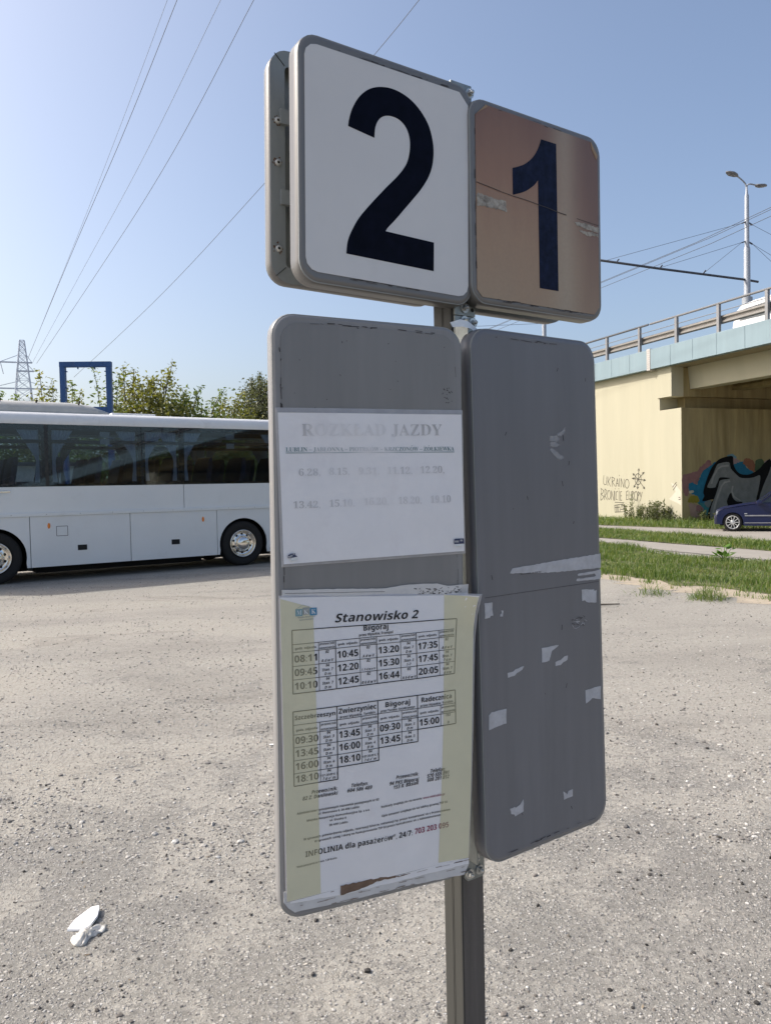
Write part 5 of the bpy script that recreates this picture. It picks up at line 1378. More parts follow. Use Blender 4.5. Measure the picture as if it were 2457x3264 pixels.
# ------------------------------------------------------------------ van on the viaduct
M['van_white'] = mat('van_white', (0.78, 0.78, 0.77), 0.25, 0, 0.02, 2, coat=0.4)
van = thing('van', 'white van driving on the viaduct behind the guard rail', 'van', vp(-.1, -2.5, 6.70), VRZ)
prof = [(0.05, .35), (0.10, .85), (0.02, 1.30), (-.16, 1.72), (-.42, 1.90), (-1.1, 1.97), (-2.6, 2.0), (-5.0, 1.98), (-5.15, 1.7), (-5.2, .4)]
def vsec(q, inset):
    c = (-2.5, 1.0)
    return [(c[0] + (x - c[0]) * inset, q, c[1] + (z - c[1]) * inset) for x, z in prof]
mb = MB(); mb.rings([vsec(0, .955), vsec(-.06, .985), vsec(-.30, 1), vsec(-1.6, 1), vsec(-1.85, .985), vsec(-1.92, .955)], 0, True, True, True, True); mb.build('body', M['van_white'], van)
mb = MB(); mb.prism([(-.40, 1.28), (-.60, 1.70), (-2.3, 1.76), (-2.3, 1.25)], .012, -.02); mb.build('side_window', M['glass_clear'], van)
mb = MB(); mb.prism([(-2.5, 1.25), (-2.5, 1.76), (-4.6, 1.76), (-4.6, 1.25)], .012, -.02); mb.build('side_window', M['glass_clear'], van)
mb = MB(); mb.add([(.06, -.2, 1.25), (.06, -1.7, 1.25), (-.12, -1.6, 1.70), (-.12, -.3, 1.70)], [(0, 1, 2, 3)]); mb.build('rear_window', M['glass_dark'], van)
for x in (-.85, -4.2):
    mb = MB(); mb.lathe([(.0001, .03), (.2, .03), (.33, .0), (.34, -.2), (.0001, -.2)], 20, 0, 'y', (x, -.02, .34)); mb.build('wheel', M['rubber'], van)

# ------------------------------------------------------------------ the blue car
M['car_blue'] = mat('car_blue', (0.007, 0.012, 0.058), 0.28, 0.0, 0.05, 3, coat=0.2)
M['car_trim'] = mat('car_trim', (0.33, 0.33, 0.36), 0.35, 0.4)
M['rim_silver'] = mat('rim_silver', (0.66, 0.66, 0.65), 0.35, 0.3, 0.03, 8)
M['headlight'] = mat('headlight', (0.45, 0.47, 0.50), 0.1, 0.2)
car = thing('car', 'dark blue sedan parked under the viaduct beside the graffiti', 'car', (11.09, 24.62, 0.024), R(157))
car.scale = (.92, .93, .97)
# local x forward, y left (towards the lot), z up; front axle at x=0, side at y=0
CW = 1.70
def car_side(y0, y1, nm):
    a = arc(0, .30, .335, 188, -8, 14); b_ = arc(-2.70, .30, .335, 188, -8, 14)
    up = [(.51, .38), (.50, .56), (.46, .665), (.28, .745), (-.20, .82), (-.72, .895), (-.86, .91), (-2.6, .94), (-3.45, .90), (-3.62, .82), (-3.66, .45), (-3.60, .25)]
    low = [(-3.05, .25)] + [p for p in b_ if p[1] > .2][::1] + [(-2.35, .19), (-.36, .19)] + [p for p in a if p[1] > .2] + [(.345, .24), (.49, .26)]
    poly = up + low
    mb = MB(); mb.prism(poly, y0, y1); return mb.build(nm, M['car_blue'], car)
car_side(0, -.05, 'body_side'); car_side(-CW, -CW + .05, 'body_side')
top = [(.515, .30), (.51, .56), (.46, .67), (.28, .76), (-.20, .84), (-.72, .915), (-.88, .93)]
mb = MB(); mb.rings([[(x, -.03 - .05 * (x > .4), z) for x, z in top], [(x + .02, -.30, z + .025) for x, z in top], [(x + .04, -CW / 2, z + .035) for x, z in top], [(x + .02, -CW + .30, z + .025) for x, z in top], [(x, -CW + .03 + .05 * (x > .4), z) for x, z in top]], 0, False, True); mb.build('bonnet', M['car_blue'], car)
tail = [(-2.65, .95), (-3.45, .93), (-3.64, .84), (-3.68, .3)]
mb = MB(); mb.rings([[(x, -.03, z) for x, z in tail], [(x - .02, -CW / 2, z + .03) for x, z in tail], [(x, -CW + .03, z) for x, z in tail]], 0, False, True); mb.build('boot_lid', M['car_blue'], car)
def pil(p, q, w_=.06): 
    mb = MB(); mb.bar(p, q, w_, w_); return mb
for y_, iy in ((-.06, -.20), (-CW + .06, -CW + .20)):
    for nm, p, q in (('windscreen_pillar', (-.80, y_, .90), (-1.42, iy, 1.345)), ('door_pillar', (-1.75, y_, .93), (-1.80, iy, 1.37)), ('rear_pillar', (-2.95, y_, .92), (-2.50, iy, 1.34))):
        pil(p, q).build(nm, M['car_blue'], car)
    mb = MB(); mb.add([(-.86, y_, .915), (-1.74, y_, .935), (-1.79, iy, 1.36), (-1.42, iy, 1.345)], [(0, 1, 2, 3)]); mb.build('side_window', M['glass_clear'], car, fix=False)
    mb = MB(); mb.add([(-1.76, y_, .935), (-2.92, y_, .93), (-2.50, iy, 1.34), (-1.81, iy, 1.36)], [(0, 1, 2, 3)]); mb.build('side_window', M['glass_clear'], car, fix=False)
mb = MB(); mb.rings([[(-1.40, -.22, 1.35), (-1.8, -.20, 1.385), (-2.52, -.22, 1.35)], [(-1.38, -CW / 2, 1.385), (-1.8, -CW / 2, 1.42), (-2.54, -CW / 2, 1.385)], [(-1.40, -CW + .22, 1.35), (-1.8, -CW + .20, 1.385), (-2.52, -CW + .22, 1.35)]], 0, False, True); mb.build('car_roof', M['car_blue'], car)
mb = MB(); mb.add([(-.80, -.10, .92), (-.78, -CW + .10, .92), (-1.40, -CW + .22, 1.345), (-1.40, -.22, 1.345)], [(0, 1, 2, 3)]); mb.build('windscreen', M['glass_clear'], car, fix=False)
mb = MB(); mb.add([(-2.98, -.10, .93), (-2.98, -CW + .10, .93), (-2.53, -CW + .22, 1.345), (-2.53, -.22, 1.345)], [(0, 1, 2, 3)]); mb.build('rear_window', M['glass_clear'], car, fix=False)
mb = MB(); mb.bbox((-2.6, -CW + .1, .45), (-.8, -.1, .5)); 
for x in (-1.55, -2.45):
    for y_ in (-.75, -1.5): mb.cbox((x - .12, y_, .5), (x, y_ + .5, 1.16), .04)
mb.build('cabin_seats', M['bus_inside'], car)
mb = MB(); mb.bbox((-3.3, -CW + .06, .20), (.40, -.06, .26)); mb.bbox((-.40, -.6, .2), (.40, -.052, .72)) if False else None
mb.build('floor_pan', M['black_matt'], car)
mb = MB(); mb.bbox((-.38, -.30, .24), (.38, -.26, .70)); mb.build('wheel_housing', M['black_matt'], car)
mb = MB(); mb.bbox((-3.08, -.30, .24), (-2.32, -.26, .70)); mb.build('wheel_housing', M['black_matt'], car)
mb = MB(); mb.cbox((.36, -CW + .0, .24), (.59, -.005, .50), .05); mb.build('bumper', mat('bumper', (.03, .032, .06), .5), car)
mb = MB(); mb.cbox((.40, -.36, .545), (.522, -.025, .665), .03); mb.build('headlight', M['headlight'], car)
mb = MB(); mb.cbox((.40, -CW + .025, .545), (.522, -CW + .36, .665), .03); mb.build('headlight', M['headlight'], car)
mb = MB(); mb.bbox((-2.3, .001, .505), (-.38, .014, .545)); mb.build('side_strip', M['car_trim'], car)
mb = MB(); mb.bbox((-2.34, .001, .275), (-.37, .010, .300)); mb.build('sill_strip', M['car_trim'], car)
mb = MB(); mb.cbox((-.46, .0, .575), (-.37, .015, .605), .006); mb.build('indicator', M['headlight'], car)
mb = MB(); mb.cbox((-.92, .02, .90), (-.74, .20, 1.02), .03); mb.build('wing_mirror', M['car_blue'], car)
def car_wheel(x):
    w = bpy.data.objects.new('wheel', None); COL.objects.link(w); w.parent = car; w.location = (x, -.03, .305)
    mb = MB(); mb.lathe([(.20, -.02), (.235, .012), (.285, .012), (.305, -.015), (.305, -.19), (.20, -.2)], 30, 0, 'y'); mb.build('tyre', M['rubber'], w)
    mb = MB(); mb.lathe([(.208, .0), (.222, .014), (.21, .016), (.196, .0), (.19, -.06)], 30, 0, 'y')
    for k in range(10):
        a = R(36 * k); d_ = Vector((math.cos(a), 0, math.sin(a)))
        mb.bar(d_ * .055 + Vector((0, .002, 0)), d_ * .20 + Vector((0, .006, 0)), .040, .02)
    mb.lathe([(.0001, .016), (.05, .014), (.075, -.01)], 18, 0, 'y'); mb.build('rim', M['rim_silver'], w)
    mb = MB(); mb.lathe([(.0001, -.055), (.19, -.055)], 24, 0, 'y'); mb.build('brake_disc', M['black_matt'], w)
car_wheel(0); car_wheel(-2.70)

# ------------------------------------------------------------------ blue frame, pylon, overhead lines
M['frame_blue'] = mat('frame_blue', (0.009, 0.055, 0.175), 0.5, 0, 0.22, 3, (0.05, 0.06, 0.08), 0.15, 5, streak=True)
fr = thing('billboard_frame', 'tall empty blue steel frame standing behind the coach roof', 'billboard frame', (-8.41, 22.0, 0), R(4))
for nm, lo, hi in (('upright', (-.71, -.08, 0), (-.565, .08, 5.262)), ('upright', (.565, -.08, 0), (.71, .08, 5.262))):
    mb = MB(); mb.cbox(lo, hi, .008); mb.build(nm, M['frame_blue'], fr)
mb = MB(); mb.cbox((-.715, -.082, 5.264), (.715, .082, 5.41), .008); mb.build('top_bar', M['frame_blue'], fr)
mb = MB(); mb.cbox((-.563, -.08, 3.98), (.563, .08, 4.13), .008); mb.build('lower_bar', M['frame_blue'], fr)
for x, z in ((-.22, 5.24), (.25, 5.24)):
    mb = MB(); mb.bbox((x - .012, -.03, z - .03), (x + .012, .03, z + .03)); mb.build('lug', M['frame_blue'], fr)
for z in (5.14, 4.68):
    for x in (-.545, .545):
        mb = MB(); mb.bbox((x - .03, -.03, z - .012), (x + .03, .03, z + .012)); mb.build('lug', M['frame_blue'], fr)

M['pylon'] = mat('pylon_steel_hazed', (0.46, 0.51, 0.58), 0.6)  # paled and blued to put distance haze into the colour
pyl = thing('pylon', 'grey lattice power pylon far behind the trees', 'pylon', (-92.7, 200, 0), R(20))
def wid(z): return 3.6 * (1 - z / 43) + .55 if z < 30 else .55 + 3.6 * (1 - 30 / 43) * (1 - (z - 30) / 11.3) 
legs_z = [0, 6, 11, 15.5, 19.5, 23, 26, 28.7, 31.2, 33.4, 35.4, 37.2, 38.8, 40.2, 41.3]
for sx, sy in ((1, 1), (1, -1), (-1, 1), (-1, -1)):
    mb = MB()
    for a, b_ in zip(legs_z, legs_z[1:]): mb.bar((sx * wid(a), sy * wid(a), a), (sx * wid(b_), sy * wid(b_), b_), .17)
    mb.build('leg', M['pylon'], pyl)
mb = MB()
for a, b_ in zip(legs_z, legs_z[1:]):
    for (s1, s2) in (((1, 1), (1, -1)), ((1, -1), (-1, -1)), ((-1, -1), (-1, 1)), ((-1, 1), (1, 1))):
        mb.bar((s1[0] * wid(a), s1[1] * wid(a), a), (s2[0] * wid(b_), s2[1] * wid(b_), b_), .09)
        mb.bar((s2[0] * wid(a), s2[1] * wid(a), a), (s1[0] * wid(b_), s1[1] * wid(b_), b_), .09)
        mb.bar((s1[0] * wid(b_), s1[1] * wid(b_), b_), (s2[0] * wid(b_), s2[1] * wid(b_), b_), .09)
mb.build('lattice', M['pylon'], pyl, kind='stuff')
for z, xl, xr in ((35.6, -5.4, 2.2), (33.4, -1.5, 2.6), (28.9, -7.8, 8.0)):
    mb = MB(); mb.bar((xl, 0, z), (xr, 0, z), .34); mb.bar((xl, 0, z), (-1.0, 0, z + 1.9), .14); mb.bar((xr, 0, z), (1.0, 0, z + 1.9), .14)
    mb.build('cross_arm', M['pylon'], pyl)
    mb = MB(); mb.bar((xl + .2, 0, z), (xl + .8, .3, z - 3.0), .16); mb.build('insulator', M['pylon'], pyl)
WLAB = ['power line just right of the faintest one, darkest wire at upper left', 'faintest power line, leftmost wire crossing the upper left sky', 'thin power line third from the left in the upper left sky', 'power line fourth from the left, nearest the back of the sign', 'power line that passes behind the number 2 plate']
for i, P in enumerate(WIRES):
    mb = MB()
    pts = catmull([tuple(p) for p in P], 8)
    d_ = Vector(pts[-1]) - Vector(pts[-2])
    pts.append(tuple(Vector(pts[-1]) + d_ * 6))
    k = (.9, .45, .55, .75, .8)[i]
    rad = [(0.00022 * (Vector(p) - Vector((0, 0, 1.7))).length * k + .006) for p in pts]
    mb.tube(pts, rad, 6)
    o = mb.build('power_line', M['wire_far'] if i in (1, 2) else M['wire'])
    tag(o, WLAB[i], 'power line', 'power lines from the pylon')
# ------------------------------------------------------------------ trees
def leaf_mat(name, c1, c2, trans=0.35):
    m, nt, b = new_mat(name)
    out = nt.nodes['Material Output']
    oi = N(nt, 'ShaderNodeNewGeometry')
    f = noise(nt, objco(nt), 1.3, 3, 0.6)
    r_ = math_n(nt, 'ADD', math_n(nt, 'MULTIPLY', oi.outputs['Random Per Island'], 0.55), math_n(nt, 'MULTIPLY', f, 0.5))
    c = ramp(nt, r_, [(0.25, c1), (0.75, c2)])
    nt.links.new(c, b.inputs['Base Color'])
    b.inputs['Roughness'].default_value = 0.55
    tl = N(nt, 'ShaderNodeBsdfTranslucent')
    nt.links.new(mixc(nt, 1.0, c, (1.5, 1.6, 0.6), 'MULTIPLY'), tl.inputs['Color'])
    mx = N(nt, 'ShaderNodeMixShader'); mx.inputs[0].default_value = trans
    nt.links.new(b.outputs[0], mx.inputs[1]); nt.links.new(tl.outputs[0], mx.inputs[2])
    nt.links.new(mx.outputs[0], out.inputs['Surface'])
    return m
M['leaf_olive'] = leaf_mat('leaf_olive', (0.14, 0.145, 0.035), (0.26, 0.245, 0.07))
M['leaf_green'] = leaf_mat('leaf_green', (0.09, 0.135, 0.04), (0.19, 0.225, 0.08))
M['leaf_dark'] = leaf_mat('leaf_dark', (0.075, 0.09, 0.04), (0.15, 0.155, 0.08), 0.2)
M['leaf_bright'] = leaf_mat('leaf_bright', (0.07, 0.14, 0.015), (0.13, 0.25, 0.03), 0.4)
M['leaf_weed'] = leaf_mat('leaf_weed', (0.075, 0.095, 0.03), (0.17, 0.18, 0.085), 0.25)
M['bark'] = mat('bark', (0.085, 0.07, 0.055), 0.9, 0, 0.3, 12)
M['twig'] = mat('twig', (0.09, 0.09, 0.05), 0.9)

def leaves_at(C_, size, rg, droop=0.25, aspect=0.42):
    """rhombic leaves around the points C_, (n,3)"""
    n = len(C_)
    a = rg.uniform(0, 2 * np.pi, n); el = rg.normal(-droop, 0.55, n)
    d = np.stack([np.cos(a) * np.cos(el), np.sin(a) * np.cos(el), np.sin(el)], 1)
    r_ = rg.normal(size=(n, 3)); s = np.cross(d, r_); s /= np.linalg.norm(s, axis=1)[:, None]
    L = size * rg.uniform(.6, 1.35, n)[:, None]
    nn = np.cross(d, s) * L * .08
    V = np.stack([C_, C_ + d * L * .45 + s * L * aspect * .5 + nn, C_ + d * L, C_ + d * L * .45 - s * L * aspect * .5 + nn], 1).reshape(-1, 3)
    return V

def tree(label, base, blobs, shoots, leaf, lsize, nleaf, seed, trunk_r=.09, group=None, spread=.28, sprig=14):
    """blobs: (dx, dy, z, rx, rz) foliage clumps above the base; shoots: (dx, z0, lean, z1) bare leaders with tufts"""
    rr = random.Random(seed); rg = np.random.default_rng(seed)
    t = thing('tree', label, 'tree', base, 0, group)
    wd = MB(); pts_all = []
    tot = sum(b_[3] ** 2 * b_[4] for b_ in blobs)
    for dx, dy, z, rx, rz in blobs:
        p0 = Vector((dx * .25, dy * .25, 0)); c = Vector((dx, dy, z))
        mid = (p0 + c) * .5 + Vector((rr.uniform(-.2, .2), rr.uniform(-.2, .2), .2))
        wd.tube(catmull([p0, p0 + Vector((0, 0, z * .25)), mid, c], 4), [trunk_r * (1 - k / 14) for k in range(13)], 6)
        ntw = max(6, int(nleaf / sprig * rx * rx * rz / tot))
        for k in range(ntw):
            # twig end inside an uneven ellipsoid, denser near the surface
            v = rg.normal(size=3); v /= np.linalg.norm(v)
            q = rr.uniform(.35, 1.0) ** .6 * (1 + .18 * math.sin(v[0] * 5 + seed) + .15 * math.sin(v[2] * 7 + 2 * seed))
            e = np.array([dx + v[0] * rx * q, dy + v[1] * rx * q, z + v[2] * rz * q])
            if e[2] < .4: continue
            if k % 4 == 0:
                wd.tube([c + (Vector(e) - c) * .15, (c + Vector(e)) * .5 + Vector((0, 0, .06)), e], [trunk_r * .30, trunk_r * .18, trunk_r * .06], 4, 0, False)
            pts_all.append(e + rg.normal(size=(sprig, 3)) * spread * np.array([1, 1, .8]))
    for dx, z0, lean, z1 in shoots:
        p = [(dx, 0, z0), (dx + lean * .35, 0, z0 + (z1 - z0) * .5), (dx + lean, 0, z1)]
        wd.tube(p, [trunk_r * .28, trunk_r * .2, trunk_r * .1], 5, 0, False)
        for k in range(7):
            u = .35 + .65 * k / 6
            e = np.array([dx + lean * u ** 1.3, 0, z0 + (z1 - z0) * u])
            pts_all.append(e + rg.normal(size=(9, 3)) * np.array([.10, .10, .08]))
    wd.build('trunk', M['bark'], t)
    V = leaves_at(np.concatenate(pts_all), lsize, rg)
    np_mesh('crown', V, np.arange(len(V)).reshape(-1, 4), 4, leaf, t)
    return t

GT = 'trees behind the coach'
tree('leafy tree at the far left edge, behind the pylon view', (-15.9, 32, 0), [(0, 0, 4.6, .8, .9), (-.9, .3, 4.3, .8, .8), (.7, .2, 3.9, .8, .9), (0, .3, 2.6, 1.4, 1.2), (.3, .2, 5.1, .55, .5), (-.6, .2, 5.0, .5, .5)], [(-.2, 4.6, .35, 5.9), (.5, 4.4, .25, 5.75)], M['leaf_green'], .20, 4200, 21, .08, GT)
tree('slender tree with tall leafy shoots left of the blue frame', (-13.7, 32, 0), [(0, 0, 4.4, .75, .85), (.8, .2, 4.5, .7, .75), (-.7, .1, 4.0, .7, .8), (.1, .3, 2.6, 1.4, 1.3), (-.3, .1, 5.3, .45, .6), (.45, .2, 5.2, .5, .5), (1.1, .2, 4.9, .5, .6)], [(-.35, 4.7, -.1, 6.75), (.1, 4.6, -.05, 6.4), (.55, 4.6, .1, 6.2), (.9, 4.6, .35, 5.9)], M['leaf_olive'], .19, 4600, 22, .08, GT)
tree('thin tree seen through the blue frame', (-11.9, 31, 0), [(-.3, 0, 4.3, .55, .6), (.6, .1, 4.4, .6, .75), (1.2, .2, 4.9, .45, .8), (.1, .2, 2.6, 1.3, 1.3)], [(-.55, 4.4, .05, 6.1), (.6, 4.6, -.25, 6.7), (.9, 4.8, .1, 6.5), (1.2, 5, .2, 6.4)], M['leaf_green'], .18, 3200, 23, .07, GT)
tree('broad yellowish green tree right of the blue frame', (-9.75, 32, 0), [(-.5, 0, 5.0, 1.0, 1.0), (.5, .2, 5.3, .9, .8), (0, .3, 4.3, 1.5, 1.0), (1.0, 0, 4.7, .8, .8), (-1.1, .1, 4.4, .8, .9), (0, .2, 2.6, 1.8, 1.3), (-.6, .2, 5.9, .6, .6), (.7, .1, 6.0, .55, .6), (.1, .2, 5.7, .8, .6)], [(-.9, 5.4, -.05, 6.9), (-.6, 5.5, .1, 6.75), (.75, 5.6, .35, 6.95), (.3, 5.5, .0, 6.3)], M['leaf_olive'], .19, 8200, 24, .11, GT, .24)
tree('low green tree right of the broad yellowish one', (-7.8, 32.5, 0), [(-.6, 0, 4.8, .8, .8), (.4, .2, 4.5, .9, .7), (-.9, .2, 5.2, .6, .6), (.2, 0, 2.8, 1.5, 1.3)], [(-.5, 5, -.1, 5.95), (-.2, 5, .35, 6.0), (.6, 4.9, .55, 5.9)], M['leaf_green'], .19, 5200, 25, .09, GT, .24)
tree('light green tree with one drooping shoot near the coach rear', (-6.6, 33.5, 0), [(-.4, 0, 4.6, .7, .6), (.4, .1, 4.6, .6, .6), (0, .1, 2.9, 1.4, 1.2)], [(.1, 4.9, .45, 5.85), (-.5, 4.9, .1, 5.6)], M['leaf_olive'], .19, 4600, 26, .08, GT, .24)
tree('large dark tree beyond the others, beside the sign edge', (-9.2, 60, 0), [(0, 0, 8.6, 2.0, 1.7), (-1.2, .3, 7.2, 1.6, 1.3), (1.4, 0, 7.6, 2.0, 1.9), (.2, .4, 6.0, 2.4, 1.4), (-1.9, .3, 5.7, 1.0, .8), (1.4, .4, 9.3, 1.2, .9)], [(-.9, 9, -.1, 10.3), (-.3, 9.2, 0, 10.7)], M['leaf_dark'], .26, 14000, 27, .22, GT, .30)
tree('distant dark bush between the light green tree and the large tree', (-13.8, 70, 0), [(0, 0, 4.2, 2.2, 1.6), (2.0, 0, 4.6, 2.0, 1.4), (-2.2, 0, 3.6, 1.8, 1.4)], [], M['leaf_dark'], .30, 3500, 28, .14, GT, .4)
tree('distant dark bush low behind the broad tree', (-22, 72, 0), [(0, 0, 3.4, 2.6, 1.5), (2.5, 0, 3.8, 2.4, 1.3), (-3, 0, 3.4, 2.4, 1.4)], [], M['leaf_dark'], .30, 3500, 29, .14, GT, .4)

# ------------------------------------------------------------------ grass, weeds
def in_poly(P, poly):
    x, y = P[:, 0], P[:, 1]; ins = np.zeros(len(P), bool)
    n = len(poly)
    for i in range(n):
        x1, y1 = poly[i]; x2, y2 = poly[(i + 1) % n]
        c = ((y1 > y) != (y2 > y)) & (x < (x2 - x1) * (y - y1) / (y2 - y1 + 1e-12) + x1)
        ins ^= c
    return ins
def grass_mat():
    m, nt, b = new_mat('grass_blades')
    out = nt.nodes['Material Output']
    g_ = N(nt, 'ShaderNodeNewGeometry')
    f = noise(nt, objco(nt), .9, 4, 0.65)
    r_ = math_n(nt, 'ADD', math_n(nt, 'MULTIPLY', g_.outputs['Random Per Island'], 0.6), math_n(nt, 'MULTIPLY', f, 0.6))
    c = ramp(nt, r_, [(0.25, (0.05, 0.10, 0.016)), (0.55, (0.105, 0.168, 0.032)), (0.78, (0.175, 0.215, 0.06)), (0.95, (0.31, 0.29, 0.14))])
    nt.links.new(c, b.inputs['Base Color']); b.inputs['Roughness'].default_value = 0.5
    tl = N(nt, 'ShaderNodeBsdfTranslucent'); nt.links.new(mixc(nt, 1.0, c, (1.4, 1.5, 0.7), 'MULTIPLY'), tl.inputs['Color'])
    mx = N(nt, 'ShaderNodeMixShader'); mx.inputs[0].default_value = .4
    nt.links.new(b.outputs[0], mx.inputs[1]); nt.links.new(tl.outputs[0], mx.inputs[2]); nt.links.new(mx.outputs[0], out.inputs['Surface'])
    return m
M['grass'] = grass_mat()
def blades(P, h, w, rg, z0=0.0, lean=.8):
    n = len(P)
    a = rg.uniform(0, 2 * np.pi, n); b_ = a + rg.normal(0, .6, n) + np.pi / 2
    H_ = h * rg.uniform(.45, 1.3, n)
    s = np.stack([np.cos(a), np.sin(a), np.zeros(n)], 1) * (w * rg.uniform(.6, 1.3, n))[:, None] * .5
    ln = np.stack([np.cos(b_), np.sin(b_), np.zeros(n)], 1) * (H_ * rg.uniform(.1, lean, n))[:, None]
    base = np.concatenate([P, np.full((n, 1), z0)], 1)
    up = np.zeros((n, 3)); up[:, 2] = H_
    V = np.stack([base - s, base + s, base + ln * .35 + up * .6 + s * .8, base + ln * .35 + up * .6 - s * .8, base + ln + up * .95 + s * .1, base + ln + up * .95 - s * .1], 1)
    return V.reshape(-1, 3)
def bladefaces(n):
    b_ = np.arange(n)[:, None] * 6
    return np.concatenate([b_ + np.array([[0, 1, 2, 3]]), b_ + np.array([[3, 2, 4, 5]])], 0)
def scatter(poly, n, rg, near=True):
    lo, hi = np.min(poly, 0), np.max(poly, 0); out = []
    got = 0
    while got < n:
        P = rg.uniform(lo, hi, (n * 2, 2)); P = P[in_poly(P, poly)]
        # keep what the lens could see or nearly see
        u = P[:, 0] / np.maximum(P[:, 1], .1)
        P = P[(u > -.02) & (u < .70)]
        out.append(P); got += len(P)
        if len(P) == 0: break
    return np.concatenate(out)[:n]
rgs = np.random.default_rng(5)
def clumpy(P, rg, sc):
    k = np.sin(P[:, 0] * sc + 1.3) * np.sin(P[:, 1] * sc * .8 + .4) + .6 * np.sin(P[:, 0] * sc * 2.3 + P[:, 1] * sc * 1.9)
    return .75 + .35 * k
for poly, n, h, w_, z0, lab in ((VERGE1, 50000, .125, .012, .005, 1), (VERGE2, 30000, .125, .014, .017, 2), (VERGE3, 23000, .24, .018, .029, 3)):
    P = scatter(poly, n, rgs)
    V = blades(P, h, w_, rgs, z0)
    hh = np.repeat(np.clip(clumpy(P, rgs, 2.1), .35, 1.5), 6)
    V[:, 2] = z0 + (V[:, 2] - z0) * hh
    o = np_mesh('grass', V, bladefaces(len(P)), 4, M['grass'])
    o['kind'] = 'stuff'
# stragglers along the sandy edge of the lot
EDGE = [(3.98, 14.25), (4.57, 13.0), (5.5, 11.4), (6.6, 9.4), (6.1, 9.2), (4.9, 11.2), (4.1, 12.6), (3.6, 14.0)]
P = scatter(EDGE, 900, rgs); 
P = P[(np.sin(P[:, 0] * 9) * np.sin(P[:, 1] * 7) > .1)]
V = blades(P, .09, .012, rgs, 0); o = np_mesh('grass', V, bladefaces(len(P)), 4, M['grass']); o['kind'] = 'stuff'
# sand skirt in front of the verge
M['sand'] = mat('bare_sand', (0.40, 0.335, 0.25), 0.95, 0, 0.16, 5, (0.30, 0.26, 0.21), 0.3, 4, 0.6, 40, 0.01)
SANDP = jag([(3.2, 15.5), (3.75, 13.2), (4.2, 12.0), (5.0, 10.6), (6.2, 8.8), (8.0, 5.6), (8.6, 5.9), (6.9, 9.4), (5.7, 11.5), (4.7, 13.2), (4.1, 14.6), (3.4, 16.4)], .22, .22, 6)
sheet('sand', SANDP, 0.003, M['sand'])

def tuft(label, loc, n, h, r_, seed, w_=.010):
    rg = np.random.default_rng(seed)
    P = rg.normal(0, r_, (n, 2)); V = blades(P, h, w_, rg, 0, 1.7); V[:, 2] *= np.repeat(np.clip(1.25 - np.linalg.norm(P, axis=1) / (2.2 * r_), .15, 1.2), 6)
    o = np_mesh('grass_tuft', V, bladefaces(n), 4, M['grass']); o.location = loc
    return tag(o, label, 'grass tuft', 'grass tufts on the sandy edge')
tuft('straggly grass tuft on the sand, left of the denser one', (3.94, 11.45, 0), 120, .20, .16, 31, .007)
tuft('dense spiky grass tuft on the sand, right of the straggly one', (4.55, 10.9, 0), 300, .20, .15, 32, .007)
tuft('small flat grass tuft on the sand nearest the right edge', (5.45, 10.75, 0), 160, .10, .14, 33, .007)

def weed(name, label, loc, n, h, seed, leaf, lsize, group=None, wide=.25):
    rg = np.random.default_rng(seed); rr = random.Random(seed)
    t = thing(name, label, 'plant', loc, 0, group); st = MB(); pts = []
    for k in range(n):
        x, y = rr.uniform(-wide, wide), rr.uniform(-wide * .5, wide * .5); H_ = h * rr.uniform(.55, 1.1)
        lx, ly = rr.uniform(-.12, .12), rr.uniform(-.1, .1)
        st.tube([(x * .6, y * .6, 0), (x + lx * .5, y + ly * .5, H_ * .6), (x + lx, y + ly, H_)], [.009, .007, .003], 4, 0, False)
        for j in range(9):
            u = .2 + .8 * j / 8
            pts.append(np.array([x * (.6 + .4 * u) + lx * u, y * (.6 + .4 * u) + ly * u, H_ * u]) + rg.normal(size=(5, 3)) * .022)
    st.build('stem', M['twig'], t)
    V = leaves_at(np.concatenate(pts), lsize, rg, .1, .36)
    np_mesh('foliage', V, np.arange(len(V)).reshape(-1, 4), 4, leaf, t)
    return t
def wallpt(s, q=.35): return vp(s, q, .03)
GW = 'weeds along the viaduct wall'
weed('weed_plant', 'tallest thin weed growing by the wall under the scrawled slogan', wallpt(2.75), 5, 1.05, 41, M['leaf_weed'], .11, GW)
weed('weed_plant', 'medium weed by the wall just right of the tallest thin one', wallpt(2.2), 9, .70, 42, M['leaf_weed'], .10, GW)
weed('weed_plant', 'bushy weed by the wall between the medium and the broad one', wallpt(1.5), 11, .70, 43, M['leaf_weed'], .11, GW, .35)
weed('weed_plant', 'broad bushy weed by the wall nearest its corner', wallpt(.85), 15, .80, 44, M['leaf_weed'], .12, GW, .4)
weed('weed_plant', 'low pale weed at the foot of the wall corner', wallpt(.25, .4), 9, .42, 45, M['leaf_weed'], .10, GW, .3)
weed('weed_plant', 'low pale weeds on the shaded side of the wall corner', vp(-.45, -.8, .03), 9, .42, 46, M['leaf_weed'], .10, GW, .35)
